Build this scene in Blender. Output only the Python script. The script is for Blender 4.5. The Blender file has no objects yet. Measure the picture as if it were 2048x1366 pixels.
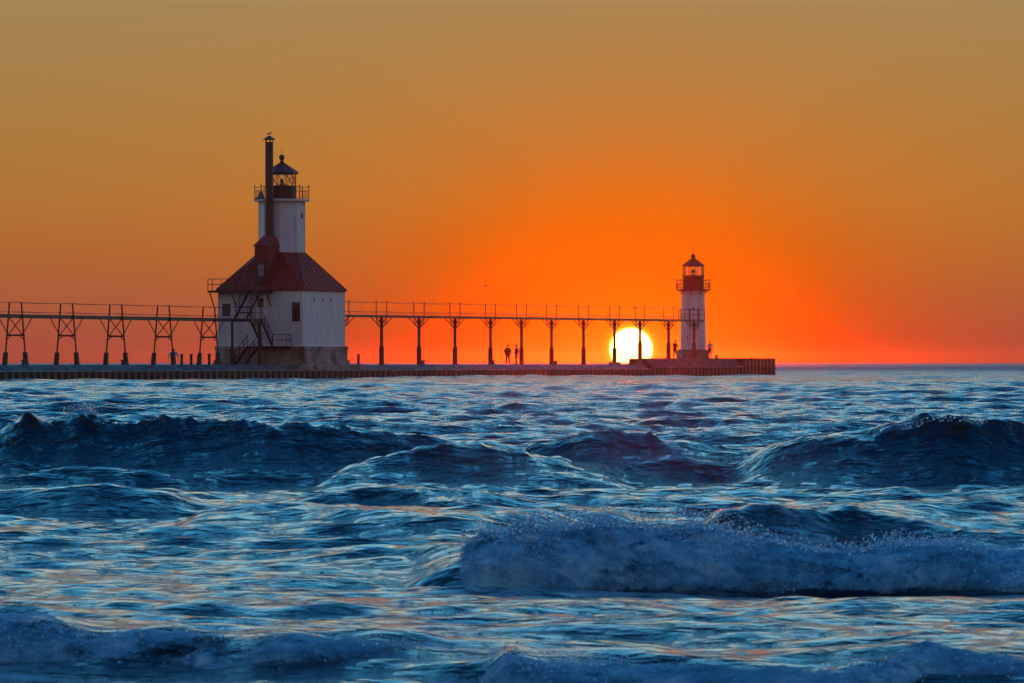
import bpy, bmesh, math, random
import numpy as np
from mathutils import Vector, Matrix

R = math.radians
scene = bpy.context.scene
COL = scene.collection
random.seed(7)
rng = np.random.default_rng(11)

# ------------------------------------------------------------------ camera
F = 9282.0            # focal length in photo pixels (2048 wide)
CAMH = 1.4            # eye height above the lake
HOR = 726.0           # horizon row in the photo
cd = bpy.data.cameras.new('camera')
cam = bpy.data.objects.new('camera', cd)
COL.objects.link(cam)
cam.location = (0, 0, CAMH)
cam.rotation_euler = (math.pi / 2 + math.atan((HOR - 1.3 - 683.0) / F), 0, 0)
cd.sensor_width = 36.0
cd.lens = 36.0 * F / 2048.0
cd.clip_start = 0.5
cd.clip_end = 20000
cd.dof.use_dof = True
cd.dof.focus_distance = 330.0
cd.dof.aperture_fstop = 19.0
scene.camera = cam

# ------------------------------------------------------------------ world
SUN_AZ = math.atan((1262 - 1024) / F)
SUN_EL = math.atan((HOR - 700) / F)
SUN = Vector((math.sin(SUN_AZ) * math.cos(SUN_EL), math.cos(SUN_AZ) * math.cos(SUN_EL), math.sin(SUN_EL)))


def lin(r, g, b):
    f = lambda c: (c / 255 / 12.92) if c / 255 <= 0.04045 else ((c / 255 + 0.055) / 1.055) ** 2.4
    return (f(r), f(g), f(b), 1.0)


world = bpy.data.worlds.new('World')
scene.world = world
world.use_nodes = True
wt = world.node_tree
wt.nodes.clear()


def wn(t, **k):
    n = wt.nodes.new(t)
    for a, b in k.items():
        setattr(n, a, b)
    return n


def wl(a, b):
    wt.links.new(a, b)


def wmath(op, a, b=None):
    n = wn('ShaderNodeMath', operation=op)
    for i, v in enumerate((a, b)):
        if v is None:
            continue
        if isinstance(v, (int, float)):
            n.inputs[i].default_value = v
        else:
            wl(v, n.inputs[i])
    return n.outputs[0]


def wramp(fac, stops, interp='LINEAR'):
    n = wn('ShaderNodeValToRGB')
    cr = n.color_ramp
    cr.interpolation = interp
    stops = sorted(stops, key=lambda s: s[0])
    while len(cr.elements) < len(stops):
        cr.elements.new(0.5)
    for e, (p, c) in zip(cr.elements, stops):
        e.position = p
        e.color = c if len(c) == 4 else (*c, 1)
    wl(fac, n.inputs[0])
    return n.outputs[0]


def wmix(fac, a, b, blend='MIX'):
    n = wn('ShaderNodeMix', data_type='RGBA', blend_type=blend)
    if isinstance(fac, (int, float)):
        n.inputs[0].default_value = fac
    else:
        wl(fac, n.inputs[0])
    for i, v in ((6, a), (7, b)):
        if isinstance(v, tuple):
            n.inputs[i].default_value = v
        else:
            wl(v, n.inputs[i])
    return n.outputs[2]


tc = wn('ShaderNodeTexCoord')
sep = wn('ShaderNodeSeparateXYZ')
wl(tc.outputs['Generated'], sep.inputs[0])
zz = wmath('MAXIMUM', sep.outputs[2], 0.0)
tel = wmath('POWER', zz, 0.5)                       # sqrt of sin(elevation): finer steps near the horizon
T = lambda deg: math.sqrt(math.sin(R(deg)))
K = 2.2                                              # ramps hold colour / K so that bright sky fits 0..1
sc_ = lambda c: (c[0] / K, c[1] / K, c[2] / K, 1)
west = wramp(tel, [
    (0.0, sc_(lin(172, 70, 58))), (T(0.25), sc_(lin(168, 80, 62))), (T(0.75), sc_(lin(168, 90, 60))),
    (T(1.35), sc_(lin(174, 102, 50))), (T(1.95), sc_(lin(176, 114, 53))), (T(2.8), sc_(lin(172, 123, 62))),
    (T(4.4), sc_(lin(164, 133, 83))), (T(6), sc_((0.72, 0.62, 0.40))), (T(8.5), sc_((0.78, 0.92, 0.82))),
    (T(12), sc_((0.42, 0.98, 1.24))), (T(17), sc_((0.13, 0.80, 1.40))), (T(25), sc_((0.05, 0.50, 1.10))), (T(38), sc_((0.02, 0.32, 0.92))),
    (T(60), sc_((0.02, 0.26, 0.82))), (1.0, sc_((0.03, 0.27, 0.80)))])
east = wramp(tel, [
    (0.0, sc_((0.26, 0.21, 0.21))), (T(5), sc_((0.34, 0.25, 0.24))), (T(14), sc_((0.34, 0.28, 0.28))),
    (T(30), sc_((0.20, 0.28, 0.42))), (T(60), sc_((0.04, 0.26, 0.74))), (1.0, sc_((0.03, 0.27, 0.80)))])
dotn = wn('ShaderNodeVectorMath', operation='DOT_PRODUCT')
wl(tc.outputs['Generated'], dotn.inputs[0])
dotn.inputs[1].default_value = (SUN.x, SUN.y, 0)
azf = wn('ShaderNodeMapRange', interpolation_type='SMOOTHSTEP')
wl(dotn.outputs['Value'], azf.inputs[0])
azf.inputs[1].default_value = -0.35
azf.inputs[2].default_value = 0.55
base = wmix(azf.outputs[0], east, west)
# angle from the sun, by the chord length (exact for small angles)
sub = wn('ShaderNodeVectorMath', operation='SUBTRACT')
wl(tc.outputs['Generated'], sub.inputs[0])
sub.inputs[1].default_value = SUN
ell = wn('ShaderNodeVectorMath', operation='MULTIPLY')
wl(sub.outputs[0], ell.inputs[0])
ell.inputs[1].default_value = (0.84, 1.0, 1.30)
lne = wn('ShaderNodeVectorMath', operation='LENGTH')
wl(ell.outputs[0], lne.inputs[0])
e10 = wmath('MULTIPLY', lne.outputs['Value'], 18 / math.pi)
ln = wn('ShaderNodeVectorMath', operation='LENGTH')
wl(sub.outputs[0], ln.inputs[0])
ang = wmath('MULTIPLY', ln.outputs['Value'], 180 / math.pi)     # degrees
a10 = wmath('DIVIDE', ang, 10.0)
glow_lo = wramp(e10, [(0.0, sc_(lin(255, 132, 0))), (0.05, sc_(lin(255, 114, 0))), (0.10, sc_(lin(246, 100, 0))), (0.15, sc_(lin(228, 82, 0))),
                      (0.20, sc_(lin(210, 72, 0))), (0.26, sc_(lin(196, 70, 6))), (0.40, sc_(lin(176, 72, 28))), (1.0, sc_(lin(180, 80, 50)))])
glow_hi = wramp(e10, [(0.0, sc_(lin(255, 132, 0))), (0.05, sc_(lin(255, 116, 0))), (0.10, sc_(lin(240, 113, 0))), (0.15, sc_(lin(228, 110, 0))),
                      (0.20, sc_(lin(218, 108, 0))), (0.26, sc_(lin(212, 108, 0))), (0.40, sc_(lin(212, 122, 32))), (1.0, sc_(lin(204, 140, 72)))])
ghf = wramp(tel, [(T(0.3), (0, 0, 0)), (T(2.0), (1, 1, 1))])
glow = wmix(ghf, glow_lo, glow_hi)
gw = wramp(e10, [(0.0, (1, 1, 1)), (0.15, (0.98, 0.98, 0.98)), (0.21, (0.92, 0.92, 0.92)), (0.27, (0.70, 0.70, 0.70)),
                 (0.34, (0.46, 0.46, 0.46)), (0.43, (0.28, 0.28, 0.28)), (0.55, (0.12, 0.12, 0.12)), (0.75, (0, 0, 0))])
sky = wmix(gw, base, glow)
skyk = wmix(1.0, sky, (K, K, K, 1), 'MULTIPLY')
# the clear upper air
nish = wn('ShaderNodeTexSky', sky_type='NISHITA')
nish.sun_disc = False
nish.sun_elevation = max(SUN_EL, R(0.5))
nish.sun_rotation = SUN_AZ
nish.dust_density = 1.0
nk = wmix(1.0, nish.outputs[0], (0.05, 0.06, 0.08, 1), 'MULTIPLY')
nf = wramp(tel, [(T(14), (0, 0, 0)), (T(40), (0.35, 0.35, 0.35)), (1.0, (0.5, 0.5, 0.5))])
skyn = wmix(nf, skyk, nk)
# the disc of the sun
dmask = wramp(a10, [(0.0, (1, 1, 1)), (0.02585, (1, 1, 1)), (0.0271, (0, 0, 0))])
rim = wramp(a10, [(0.0255, (0, 0, 0)), (0.0265, (1, 1, 1)), (0.0285, (0.35, 0.35, 0.35)), (0.037, (0, 0, 0))])
sky2 = wmix(rim, skyn, (1.2, 0.75, 0.02, 1))
skyd = wmix(dmask, sky2, (40.0, 11.0, 1.9, 1))
bg = wn('ShaderNodeBackground')
bg.inputs[1].default_value = 1.0
wl(skyd, bg.inputs[0])
wo = wn('ShaderNodeOutputWorld')
wl(bg.outputs[0], wo.inputs[0])

# ------------------------------------------------------------------ sun
sd = bpy.data.lights.new('sun', 'SUN')
sd.energy = 0.16
sd.angle = R(0.53)
sd.color = (1.0, 0.035, 0.002)
sun = bpy.data.objects.new('sun', sd)
COL.objects.link(sun)
LAMP = Vector((SUN.x, SUN.y, math.sin(R(0.5))))      # the same height as the sky texture's sun
sun.rotation_euler = LAMP.to_track_quat('Z', 'Y').to_euler()
sun.location = (60, 300, 60)

scene.view_settings.view_transform = 'Standard'
scene.view_settings.look = 'None'
scene.view_settings.exposure = 0.0
scene.view_settings.gamma = 1.0
scene.view_settings.use_curve_mapping = False
scene.cycles.sample_clamp_direct = 12.0
scene.cycles.sample_clamp_indirect = 4.0
scene.cycles.max_bounces = 8
scene.cycles.caustics_reflective = False
scene.cycles.caustics_refractive = False

# ------------------------------------------------------------------ helpers
def px_point(px, py, Y):
    """point in the world seen at a photo pixel, at depth Y"""
    return (px - 1024) / F * Y, Y, CAMH - (py - HOR) / F * Y


MATS = {}


def mat(name, color, rough=0.6, metal=0.0, var=0.25, scale=3.0, bump=0.0, bscale=12.0, spec=0.5, color2=None, stretch=(1, 1, 1)):
    if name in MATS:
        return MATS[name]
    m = bpy.data.materials.new(name)
    m.use_nodes = True
    nt = m.node_tree
    p = nt.nodes['Principled BSDF']
    p.inputs['Roughness'].default_value = rough
    p.inputs['Metallic'].default_value = metal
    p.inputs['Specular IOR Level'].default_value = spec
    t = nt.nodes.new('ShaderNodeTexCoord')
    mp = nt.nodes.new('ShaderNodeMapping')
    mp.inputs['Scale'].default_value = stretch
    nt.links.new(t.outputs['Object'], mp.inputs[0])
    n = nt.nodes.new('ShaderNodeTexNoise')
    n.inputs['Scale'].default_value = scale
    n.inputs['Detail'].default_value = 6
    n.inputs['Roughness'].default_value = 0.65
    nt.links.new(mp.outputs[0], n.inputs['Vector'])
    cr = nt.nodes.new('ShaderNodeValToRGB')
    c2 = color2 or tuple(c * (1 - var) for c in color)
    cr.color_ramp.elements[0].position = 0.35
    cr.color_ramp.elements[0].color = (*c2, 1)
    cr.color_ramp.elements[1].position = 0.65
    cr.color_ramp.elements[1].color = (*color, 1)
    nt.links.new(n.outputs[0], cr.inputs[0])
    nt.links.new(cr.outputs[0], p.inputs['Base Color'])
    if bump:
        b = nt.nodes.new('ShaderNodeBump')
        b.inputs['Strength'].default_value = bump
        b.inputs['Distance'].default_value = 0.02
        n2 = nt.nodes.new('ShaderNodeTexNoise')
        n2.inputs['Scale'].default_value = bscale
        n2.inputs['Detail'].default_value = 5
        nt.links.new(mp.outputs[0], n2.inputs['Vector'])
        nt.links.new(n2.outputs[0], b.inputs['Height'])
        nt.links.new(b.outputs[0], p.inputs['Normal'])
    MATS[name] = m
    return m


M_WHITE = mat('white_paint', (0.60, 0.60, 0.60), 0.5, var=0.24, scale=1.3, stretch=(1, 1, 0.22))
M_WHITE2 = mat('white_plate', (0.58, 0.58, 0.58), 0.5, var=0.14, scale=1.4, stretch=(1, 1, 0.3))
M_TRIM = mat('white_trim', (0.66, 0.66, 0.66), 0.5, var=0.08)
M_ROOF = mat('red_roof', (0.20, 0.026, 0.012), 0.75, var=0.35, scale=1.2)
M_REDP = mat('red_paint', (0.17, 0.026, 0.014), 0.7, var=0.3)
M_BLACK = mat('black_paint', (0.016, 0.014, 0.013), 0.45, var=0.4)
M_STEEL = mat('dark_steel', (0.030, 0.022, 0.018), 0.5, var=0.45, scale=5)
M_RUST = mat('rusty_steel', (0.085, 0.045, 0.028), 0.7, var=0.5, scale=2.5, color2=(0.03, 0.02, 0.016))
M_PILE = mat('sheet_pile_steel', (0.15, 0.09, 0.06), 0.6, scale=1.6, color2=(0.016, 0.010, 0.008), bump=0.4)
M_CONC = mat('stained_concrete', (0.36, 0.33, 0.28), 0.85, scale=0.9, color2=(0.09, 0.075, 0.055), bump=0.4, stretch=(1, 1, 0.45))
M_DECK = mat('wet_concrete', (0.15, 0.14, 0.135), 0.6, scale=1.3, color2=(0.02, 0.017, 0.015), bump=0.7, bscale=6, spec=0.12, stretch=(1.6, 0.5, 0.5))
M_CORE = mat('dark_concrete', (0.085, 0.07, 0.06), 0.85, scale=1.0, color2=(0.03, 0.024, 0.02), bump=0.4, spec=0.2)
M_CAP = mat('sheen_cap', (0.42, 0.40, 0.37), 0.45, scale=0.7, color2=(0.08, 0.06, 0.05))  # pale colour stands in for light reflecting off the wet pile tops
M_DARKGLASS = mat('dark_window_glass', (0.012, 0.012, 0.014), 0.08, var=0.3)
M_WOOD = mat('weathered_post', (0.07, 0.05, 0.035), 0.85, var=0.5, scale=6)
M_BOLL = mat('painted_iron', (0.055, 0.05, 0.055), 0.55, var=0.4, scale=6)
M_SKIN = mat('skin', (0.42, 0.24, 0.17), 0.55, var=0.1)
M_HAIR = mat('dark_hair', (0.02, 0.014, 0.01), 0.6)
M_GULL = mat('gull_feathers', (0.45, 0.44, 0.43), 0.8, var=0.2)
M_GULLW = mat('gull_wing', (0.10, 0.10, 0.11), 0.8, var=0.3)
M_SAND = mat('sand', (0.34, 0.27, 0.19), 0.9, var=0.25, scale=3, bump=0.4)
M_BRASS = mat('lamp_metal', (0.10, 0.09, 0.08), 0.35, metal=0.6)
M_BLUEBOX = mat('blue_grey_box', (0.16, 0.22, 0.30), 0.5)


def cloth(name, c):
    return mat('cloth_' + name, c, 0.9, var=0.2, scale=20)


def glass_mat():
    m = bpy.data.materials.new('lantern_glass')
    m.use_nodes = True
    nt = m.node_tree
    nt.nodes.clear()
    o = nt.nodes.new('ShaderNodeOutputMaterial')
    tr = nt.nodes.new('ShaderNodeBsdfTransparent')
    tr.inputs[0].default_value = (0.93, 0.93, 0.92, 1)
    gl = nt.nodes.new('ShaderNodeBsdfGlossy')
    gl.inputs['Roughness'].default_value = 0.03
    fr = nt.nodes.new('ShaderNodeFresnel')
    fr.inputs[0].default_value = 1.45
    mx = nt.nodes.new('ShaderNodeMixShader')
    nt.links.new(fr.outputs[0], mx.inputs[0])
    nt.links.new(tr.outputs[0], mx.inputs[1])
    nt.links.new(gl.outputs[0], mx.inputs[2])
    nt.links.new(mx.outputs[0], o.inputs[0])
    return m


M_GLASS = glass_mat()


class MB:
    """collects shapes; build() links them as one mesh object"""
    def __init__(self):
        self.v, self.f = [], []

    def add(self, vs, fs):
        k = len(self.v)
        self.v += [tuple(v) for v in vs]
        self.f += [tuple(i + k for i in f) for f in fs]
        return self

    def hexa(self, c):
        return self.add(c, [(0, 3, 2, 1), (4, 5, 6, 7), (0, 1, 5, 4), (1, 2, 6, 5), (2, 3, 7, 6), (3, 0, 4, 7)])

    def box(self, x0, x1, y0, y1, z0, z1):
        return self.hexa([(x0, y0, z0), (x1, y0, z0), (x1, y1, z0), (x0, y1, z0),
                          (x0, y0, z1), (x1, y0, z1), (x1, y1, z1), (x0, y1, z1)])

    def bar(self, p, q, w, h=None):
        """rectangular bar from p to q"""
        h = h or w
        p, q = Vector(p), Vector(q)
        d = (q - p).normalized()
        up = Vector((0, 0, 1)) if abs(d.z) < 0.95 else Vector((1, 0, 0))
        a = d.cross(up).normalized() * w / 2
        b = a.cross(d).normalized() * h / 2
        return self.hexa([p - a - b, p + a - b, p + a + b, p - a + b, q - a - b, q + a - b, q + a + b, q - a + b])

    def tube(self, pts, r, n=7, r2=None):
        pts = [Vector(p) for p in pts]
        r2 = r if r2 is None else r2
        rings = []
        m = len(pts)
        for i, p in enumerate(pts):
            d = (pts[min(i + 1, m - 1)] - pts[max(i - 1, 0)]).normalized()
            up = Vector((0, 0, 1)) if abs(d.z) < 0.9 else Vector((1, 0, 0))
            a = d.cross(up).normalized()
            b = a.cross(d).normalized()
            rr = r + (r2 - r) * i / max(m - 1, 1)
            rings.append([p + a * math.cos(2 * math.pi * k / n) * rr + b * math.sin(2 * math.pi * k / n) * rr for k in range(n)])
        vs = [v for rg in rings for v in rg]
        fs = []
        for i in range(m - 1):
            for k in range(n):
                fs.append((i * n + k, i * n + (k + 1) % n, (i + 1) * n + (k + 1) % n, (i + 1) * n + k))
        fs += [tuple(range(n))[::-1], tuple((m - 1) * n + k for k in range(n))]
        return self.add(vs, fs)

    def lathe(self, prof, n=16, c=(0, 0), phase=0.0):
        vs, fs = [], []
        for r, z in prof:
            for k in range(n):
                a = phase + 2 * math.pi * k / n
                vs.append((c[0] + max(r, 1e-4) * math.cos(a), c[1] + max(r, 1e-4) * math.sin(a), z))
        m = len(prof)
        for i in range(m - 1):
            for k in range(n):
                fs.append((i * n + k, i * n + (k + 1) % n, (i + 1) * n + (k + 1) % n, (i + 1) * n + k))
        fs += [tuple(range(n))[::-1], tuple((m - 1) * n + k for k in range(n))]
        return self.add(vs, fs)

    def prism(self, poly, z0, z1):
        n = len(poly)
        vs = [(x, y, z0) for x, y in poly] + [(x, y, z1) for x, y in poly]
        fs = [tuple(range(n))[::-1], tuple(range(n, 2 * n))]
        fs += [(k, (k + 1) % n, n + (k + 1) % n, n + k) for k in range(n)]
        return self.add(vs, fs)

    def extrude_x(self, prof, x0, x1):
        """profile of (y, z) swept along x"""
        n = len(prof)
        vs = [(x0, y, z) for y, z in prof] + [(x1, y, z) for y, z in prof]
        fs = [tuple(range(n))[::-1], tuple(range(n, 2 * n))]
        fs += [(k, (k + 1) % n, n + (k + 1) % n, n + k) for k in range(n)]
        return self.add(vs, fs)

    def mesh(self, name, material, smooth=False, bevel=0.0):
        me = bpy.data.meshes.new(name)
        me.from_pydata(self.v, [], self.f)
        bm = bmesh.new()
        bm.from_mesh(me)
        bmesh.ops.recalc_face_normals(bm, faces=bm.faces)
        if bevel:
            es = [e for e in bm.edges if len(e.link_faces) == 2 and e.calc_face_angle(0) > 0.6]
            bmesh.ops.bevel(bm, geom=es, offset=bevel, segments=1, affect='EDGES', clamp_overlap=True)
        bm.to_mesh(me)
        bm.free()
        me.materials.append(material)
        if smooth:
            me.shade_smooth()
            if hasattr(me, 'set_sharp_from_angle'):
                me.set_sharp_from_angle(angle=R(40))
        return me

    def build(self, name, material, parent=None, smooth=False, bevel=0.0, loc=None):
        o = bpy.data.objects.new(name, self.mesh(name, material, smooth, bevel))
        COL.objects.link(o)
        o.parent = parent
        if loc:
            o.location = loc
        return o


def link_mesh(name, me, parent=None, loc=(0, 0, 0), rz=0.0):
    o = bpy.data.objects.new(name, me)
    COL.objects.link(o)
    o.parent = parent
    o.location = loc
    o.rotation_euler = (0, 0, rz)
    return o


def tag(o, label=None, cat=None, group=None, kind=None):
    if label:
        o['label'] = label
    if cat:
        o['category'] = cat
    if group:
        o['group'] = group
    if kind:
        o['kind'] = kind
    return o


# the pier's own frame: x along the pier (away from shore), y to its far side, origin under the inner light
PX0, PY0 = -19.1, 382.0
DX, DY = 0.4027, 0.9153
ROT = math.atan2(DY, DX)


def P(s, y, z=0.0):
    return Vector((PX0 + DX * s - DY * y, PY0 + DY * s + DX * y, z))


def s_at(px, y=0.0):
    """distance along the pier of the point on line y that shows at photo column px"""
    k = (px - 1024) / F
    return (k * (PY0 + DX * y) - PX0 + DY * y) / (DX - k * DY)


def thing(name, s, y, z, label, cat, group=None, rz=0.0):
    o = bpy.data.objects.new(name, None)
    COL.objects.link(o)
    o.empty_display_size = 0.3
    o.location = P(s, y, z)
    o.rotation_euler = (0, 0, ROT + rz)
    return tag(o, label, cat, group)


# ------------------------------------------------------------------ noise
_perm = rng.permutation(256)
_perm = np.concatenate([_perm, _perm, _perm]).astype(np.int32)
_grad = rng.normal(size=(256, 3))
_grad = (_grad / np.linalg.norm(_grad, axis=1, keepdims=True)).astype(np.float32)


def perlin(x, y, z):
    x, y, z = (np.asarray(a, np.float32) for a in np.broadcast_arrays(x, y, z))
    xi, yi, zi = (np.floor(a).astype(np.int32) for a in (x, y, z))
    xf, yf, zf = x - xi, y - yi, z - zi
    u, v, w = (t * t * t * (t * (t * 6 - 15) + 10) for t in (xf, yf, zf))
    out = 0.0
    for i in (0, 1):
        for j in (0, 1):
            for k in (0, 1):
                h = _perm[_perm[_perm[(xi + i) & 255] + ((yi + j) & 255)] + ((zi + k) & 255)]
                g = _grad[h]
                d = g[..., 0] * (xf - i) + g[..., 1] * (yf - j) + g[..., 2] * (zf - k)
                out = out + d * (u if i else 1 - u) * (v if j else 1 - v) * (w if k else 1 - w)
    return out * 1.5


def fbm(x, y, z, octaves=4, gain=0.5, billow=False):
    a, s, tot = 1.0, 0.0, 0.0
    for k in range(octaves):
        n = perlin(x * 2 ** k + 13.7 * k, y * 2 ** k - 7.1 * k, z * 2 ** k + 3.3 * k)
        s = s + a * (1 - 2 * np.abs(n) if billow else n)
        tot += a
        a *= gain
    return s / tot


# ------------------------------------------------------------------ the lake
# wave ridges near the shore: crest given as (photo column, photo row) at depth Y; front and back reach in metres
RIDGES = [
    dict(Y=55.0, lf=2.1, lb=2.4, lean=1.0, pts=[(-420, 896), (-250, 869), (-110, 855), (0, 851), (48, 827), (100, 841), (165, 826), (230, 849), (320, 851), (420, 858), (520, 857), (600, 861), (700, 868), (800, 880), (900, 898), (1050, 930)]),
    dict(Y=60.5, lf=1.2, lb=2.2, lean=0.3, pts=[(560, 890), (640, 872), (720, 868), (780, 872), (830, 868), (900, 870), (960, 880), (1040, 895)]),
    dict(Y=51.0, lf=2.3, lb=2.2, lean=0.45, pts=[(600, 975), (700, 935), (780, 920), (830, 911), (880, 908), (940, 912), (1010, 908), (1090, 914), (1180, 935), (1300, 965)]),
    dict(Y=54.5, lf=1.9, lb=2.2, lean=1.0, pts=[(980, 925), (1060, 908), (1120, 896), (1170, 880), (1200, 877), (1260, 882), (1330, 886), (1400, 897), (1500, 908), (1600, 925), (1700, 950)]),
    dict(Y=58.5, lf=1.2, lb=2.0, lean=0.3, pts=[(1280, 900), (1360, 887), (1420, 884), (1480, 887), (1560, 897), (1660, 905), (1760, 915)]),
    dict(Y=53.0, lf=2.1, lb=2.2, lean=1.1, pts=[(1420, 956), (1520, 921), (1600, 899), (1660, 887), (1720, 875), (1800, 859), (1860, 844), (1920, 841), (1990, 842), (2060, 849), (2200, 859), (2400, 891)]),
    dict(Y=43.0, lf=1.3, lb=2.0, lean=0.4, pts=[(480, 1010), (580, 985), (700, 964), (800, 957), (880, 954), (960, 963), (1050, 985), (1180, 1004), (1320, 1020)]),
    dict(Y=44.5, lf=0.9, lb=1.6, lean=0.3, pts=[(-250, 1000), (0, 990), (110, 978), (180, 976), (280, 986), (420, 1005)]),
    dict(Y=37.0, lf=1.0, lb=1.8, lean=0.4, pts=[(300, 1060), (420, 1038), (560, 1026), (740, 1008), (840, 1003), (940, 1011), (1060, 1030), (1200, 1055)]),
    dict(Y=33.2, lf=0.8, lb=1.5, lean=0.3, pts=[(1350, 1068), (1450, 1043), (1560, 1032), (1700, 1034), (1850, 1050), (2000, 1066), (2200, 1083)]),
    dict(Y=31.3, lf=0.75, lb=1.2, lean=0.3, pts=[(700, 1193), (780, 1158), (860, 1113), (940, 1077), (1000, 1067), (1100, 1061), (1250, 1057), (1350, 1059), (1450, 1065), (1530, 1081), (1610, 1101), (1700, 1105), (1760, 1097), (1900, 1099), (2000, 1113), (2060, 1119), (2250, 1134)]),
    dict(Y=21.6, lf=0.42, lb=0.8, lean=0.2, pts=[(-250, 1274), (-100, 1264), (0, 1257), (60, 1254), (150, 1276), (300, 1280), (400, 1286), (560, 1276), (700, 1294), (800, 1301), (880, 1317), (950, 1349), (1050, 1384)]),
    dict(Y=20.6, lf=0.4, lb=0.8, lean=0.2, pts=[(900, 1385), (960, 1340), (1000, 1318), (1060, 1328), (1150, 1332), (1250, 1337), (1400, 1342), (1600, 1345), (1750, 1322), (1860, 1312), (1950, 1325), (2060, 1332), (2250, 1340)]),
]
for r in RIDGES:
    Y = r['Y']
    a = np.array([px_point(px, py, Y) for px, py in r['pts']])
    r['x'], r['h'] = a[:, 0], a[:, 2]


def smooth_interp(x, xs, ys):
    """monotone-ish cubic through the points, zero slope outside"""
    xs, ys = np.asarray(xs), np.asarray(ys)
    m = np.gradient(ys, xs)
    i = np.clip(np.searchsorted(xs, x) - 1, 0, len(xs) - 2)
    h = xs[i + 1] - xs[i]
    t = np.clip((x - xs[i]) / h, 0, 1)
    return ((2 * t ** 3 - 3 * t ** 2 + 1) * ys[i] + (t ** 3 - 2 * t ** 2 + t) * h * m[i]
            + (-2 * t ** 3 + 3 * t ** 2) * ys[i + 1] + (t ** 3 - t ** 2) * h * m[i + 1])


def ridge_crest(r, x):
    """height and depth of the crest of a ridge at x"""
    h = smooth_interp(x, r['x'], r['h'])
    w = (r['x'][-1] - r['x'][0])
    e = np.clip((x - r['x'][0]) / (0.12 * w), 0, 1) * np.clip((r['x'][-1] - x) / (0.12 * w), 0, 1)
    e = e * e * (3 - 2 * e)
    # crests curve a little towards and away from the shore
    n1, n2 = perlin(x * 1.1, 0.5 + r['Y'], 0.2), perlin(x * 3.7, 1.5 + r['Y'], 0.7)
    yc = r['Y'] + 0.35 * np.sin(x * 0.55 + r['Y']) + 0.18 * np.sin(x * 1.45 + 2 * r['Y']) + 0.30 * n1 + 0.07 * n2
    return np.maximum(h * (1 + 0.10 * n1 + 0.07 * n2), 0.02) * e, yc


def make_components():
    comps = []

    def band(n, l0, l1, slope, spread, q):
        for _ in range(n):
            lam = math.exp(random.uniform(math.log(l0), math.log(l1)))
            th = random.gauss(0, spread)
            k = 2 * math.pi / lam
            comps.append((lam, k * math.sin(th), -k * math.cos(th), slope / k / math.sqrt(n), random.uniform(0, 6.283), q))
    band(10, 9, 17, 0.07, 0.16, 0.9)
    band(30, 2.6, 8, 0.075, 0.45, 1.0)
    band(76, 0.8, 2.6, 0.23, 0.55, 1.0)
    band(80, 0.22, 0.8, 0.32, 0.50, 0.8)
    return sorted(comps, key=lambda c: -c[0])


COMPS = make_components()


def water(X, Yc, dxs, dys, ydist):
    """displaced positions for grid rows; dxs, dys: grid steps per row, ydist: row depth"""
    n = X.shape[0]
    dx, dy, dz = (np.zeros_like(X) for _ in range(3))
    calm = np.interp(ydist, [14, 30, 44, 60, 110, 400], [0.42, 0.48, 0.66, 0.8, 1.0, 1.05]).astype(np.float32)
    for lam, kx, ky, a, ph, q in COMPS:
        k = math.hypot(kx, ky)
        w = np.clip((2.6 - abs(ky) * dys) / 1.2, 0, 1) * np.clip((2.6 - abs(kx) * dxs) / 1.2, 0, 1)
        w = w * (np.ones_like(calm) if lam > 9 else calm if lam > 0.8 else 0.2 + 0.8 * calm)
        if lam < 0.7:
            w = w * np.interp(ydist, [14, 60, 120], [1.0, 0.9, 0.8])
        m = int(np.max(np.nonzero(w > 0.01)[0])) + 1 if np.any(w > 0.01) else 0
        if m == 0:
            continue
        p = kx * X[:m] + ky * Yc[:m] + ph
        s, c = np.sin(p), np.cos(p)
        ww = (w[:m, None] * a).astype(np.float32)
        dz[:m] += ww * s
        dx[:m] += ww * q * c * (kx / k)
        dy[:m] += ww * q * c * (ky / k)
    return dx, dy, dz


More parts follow.
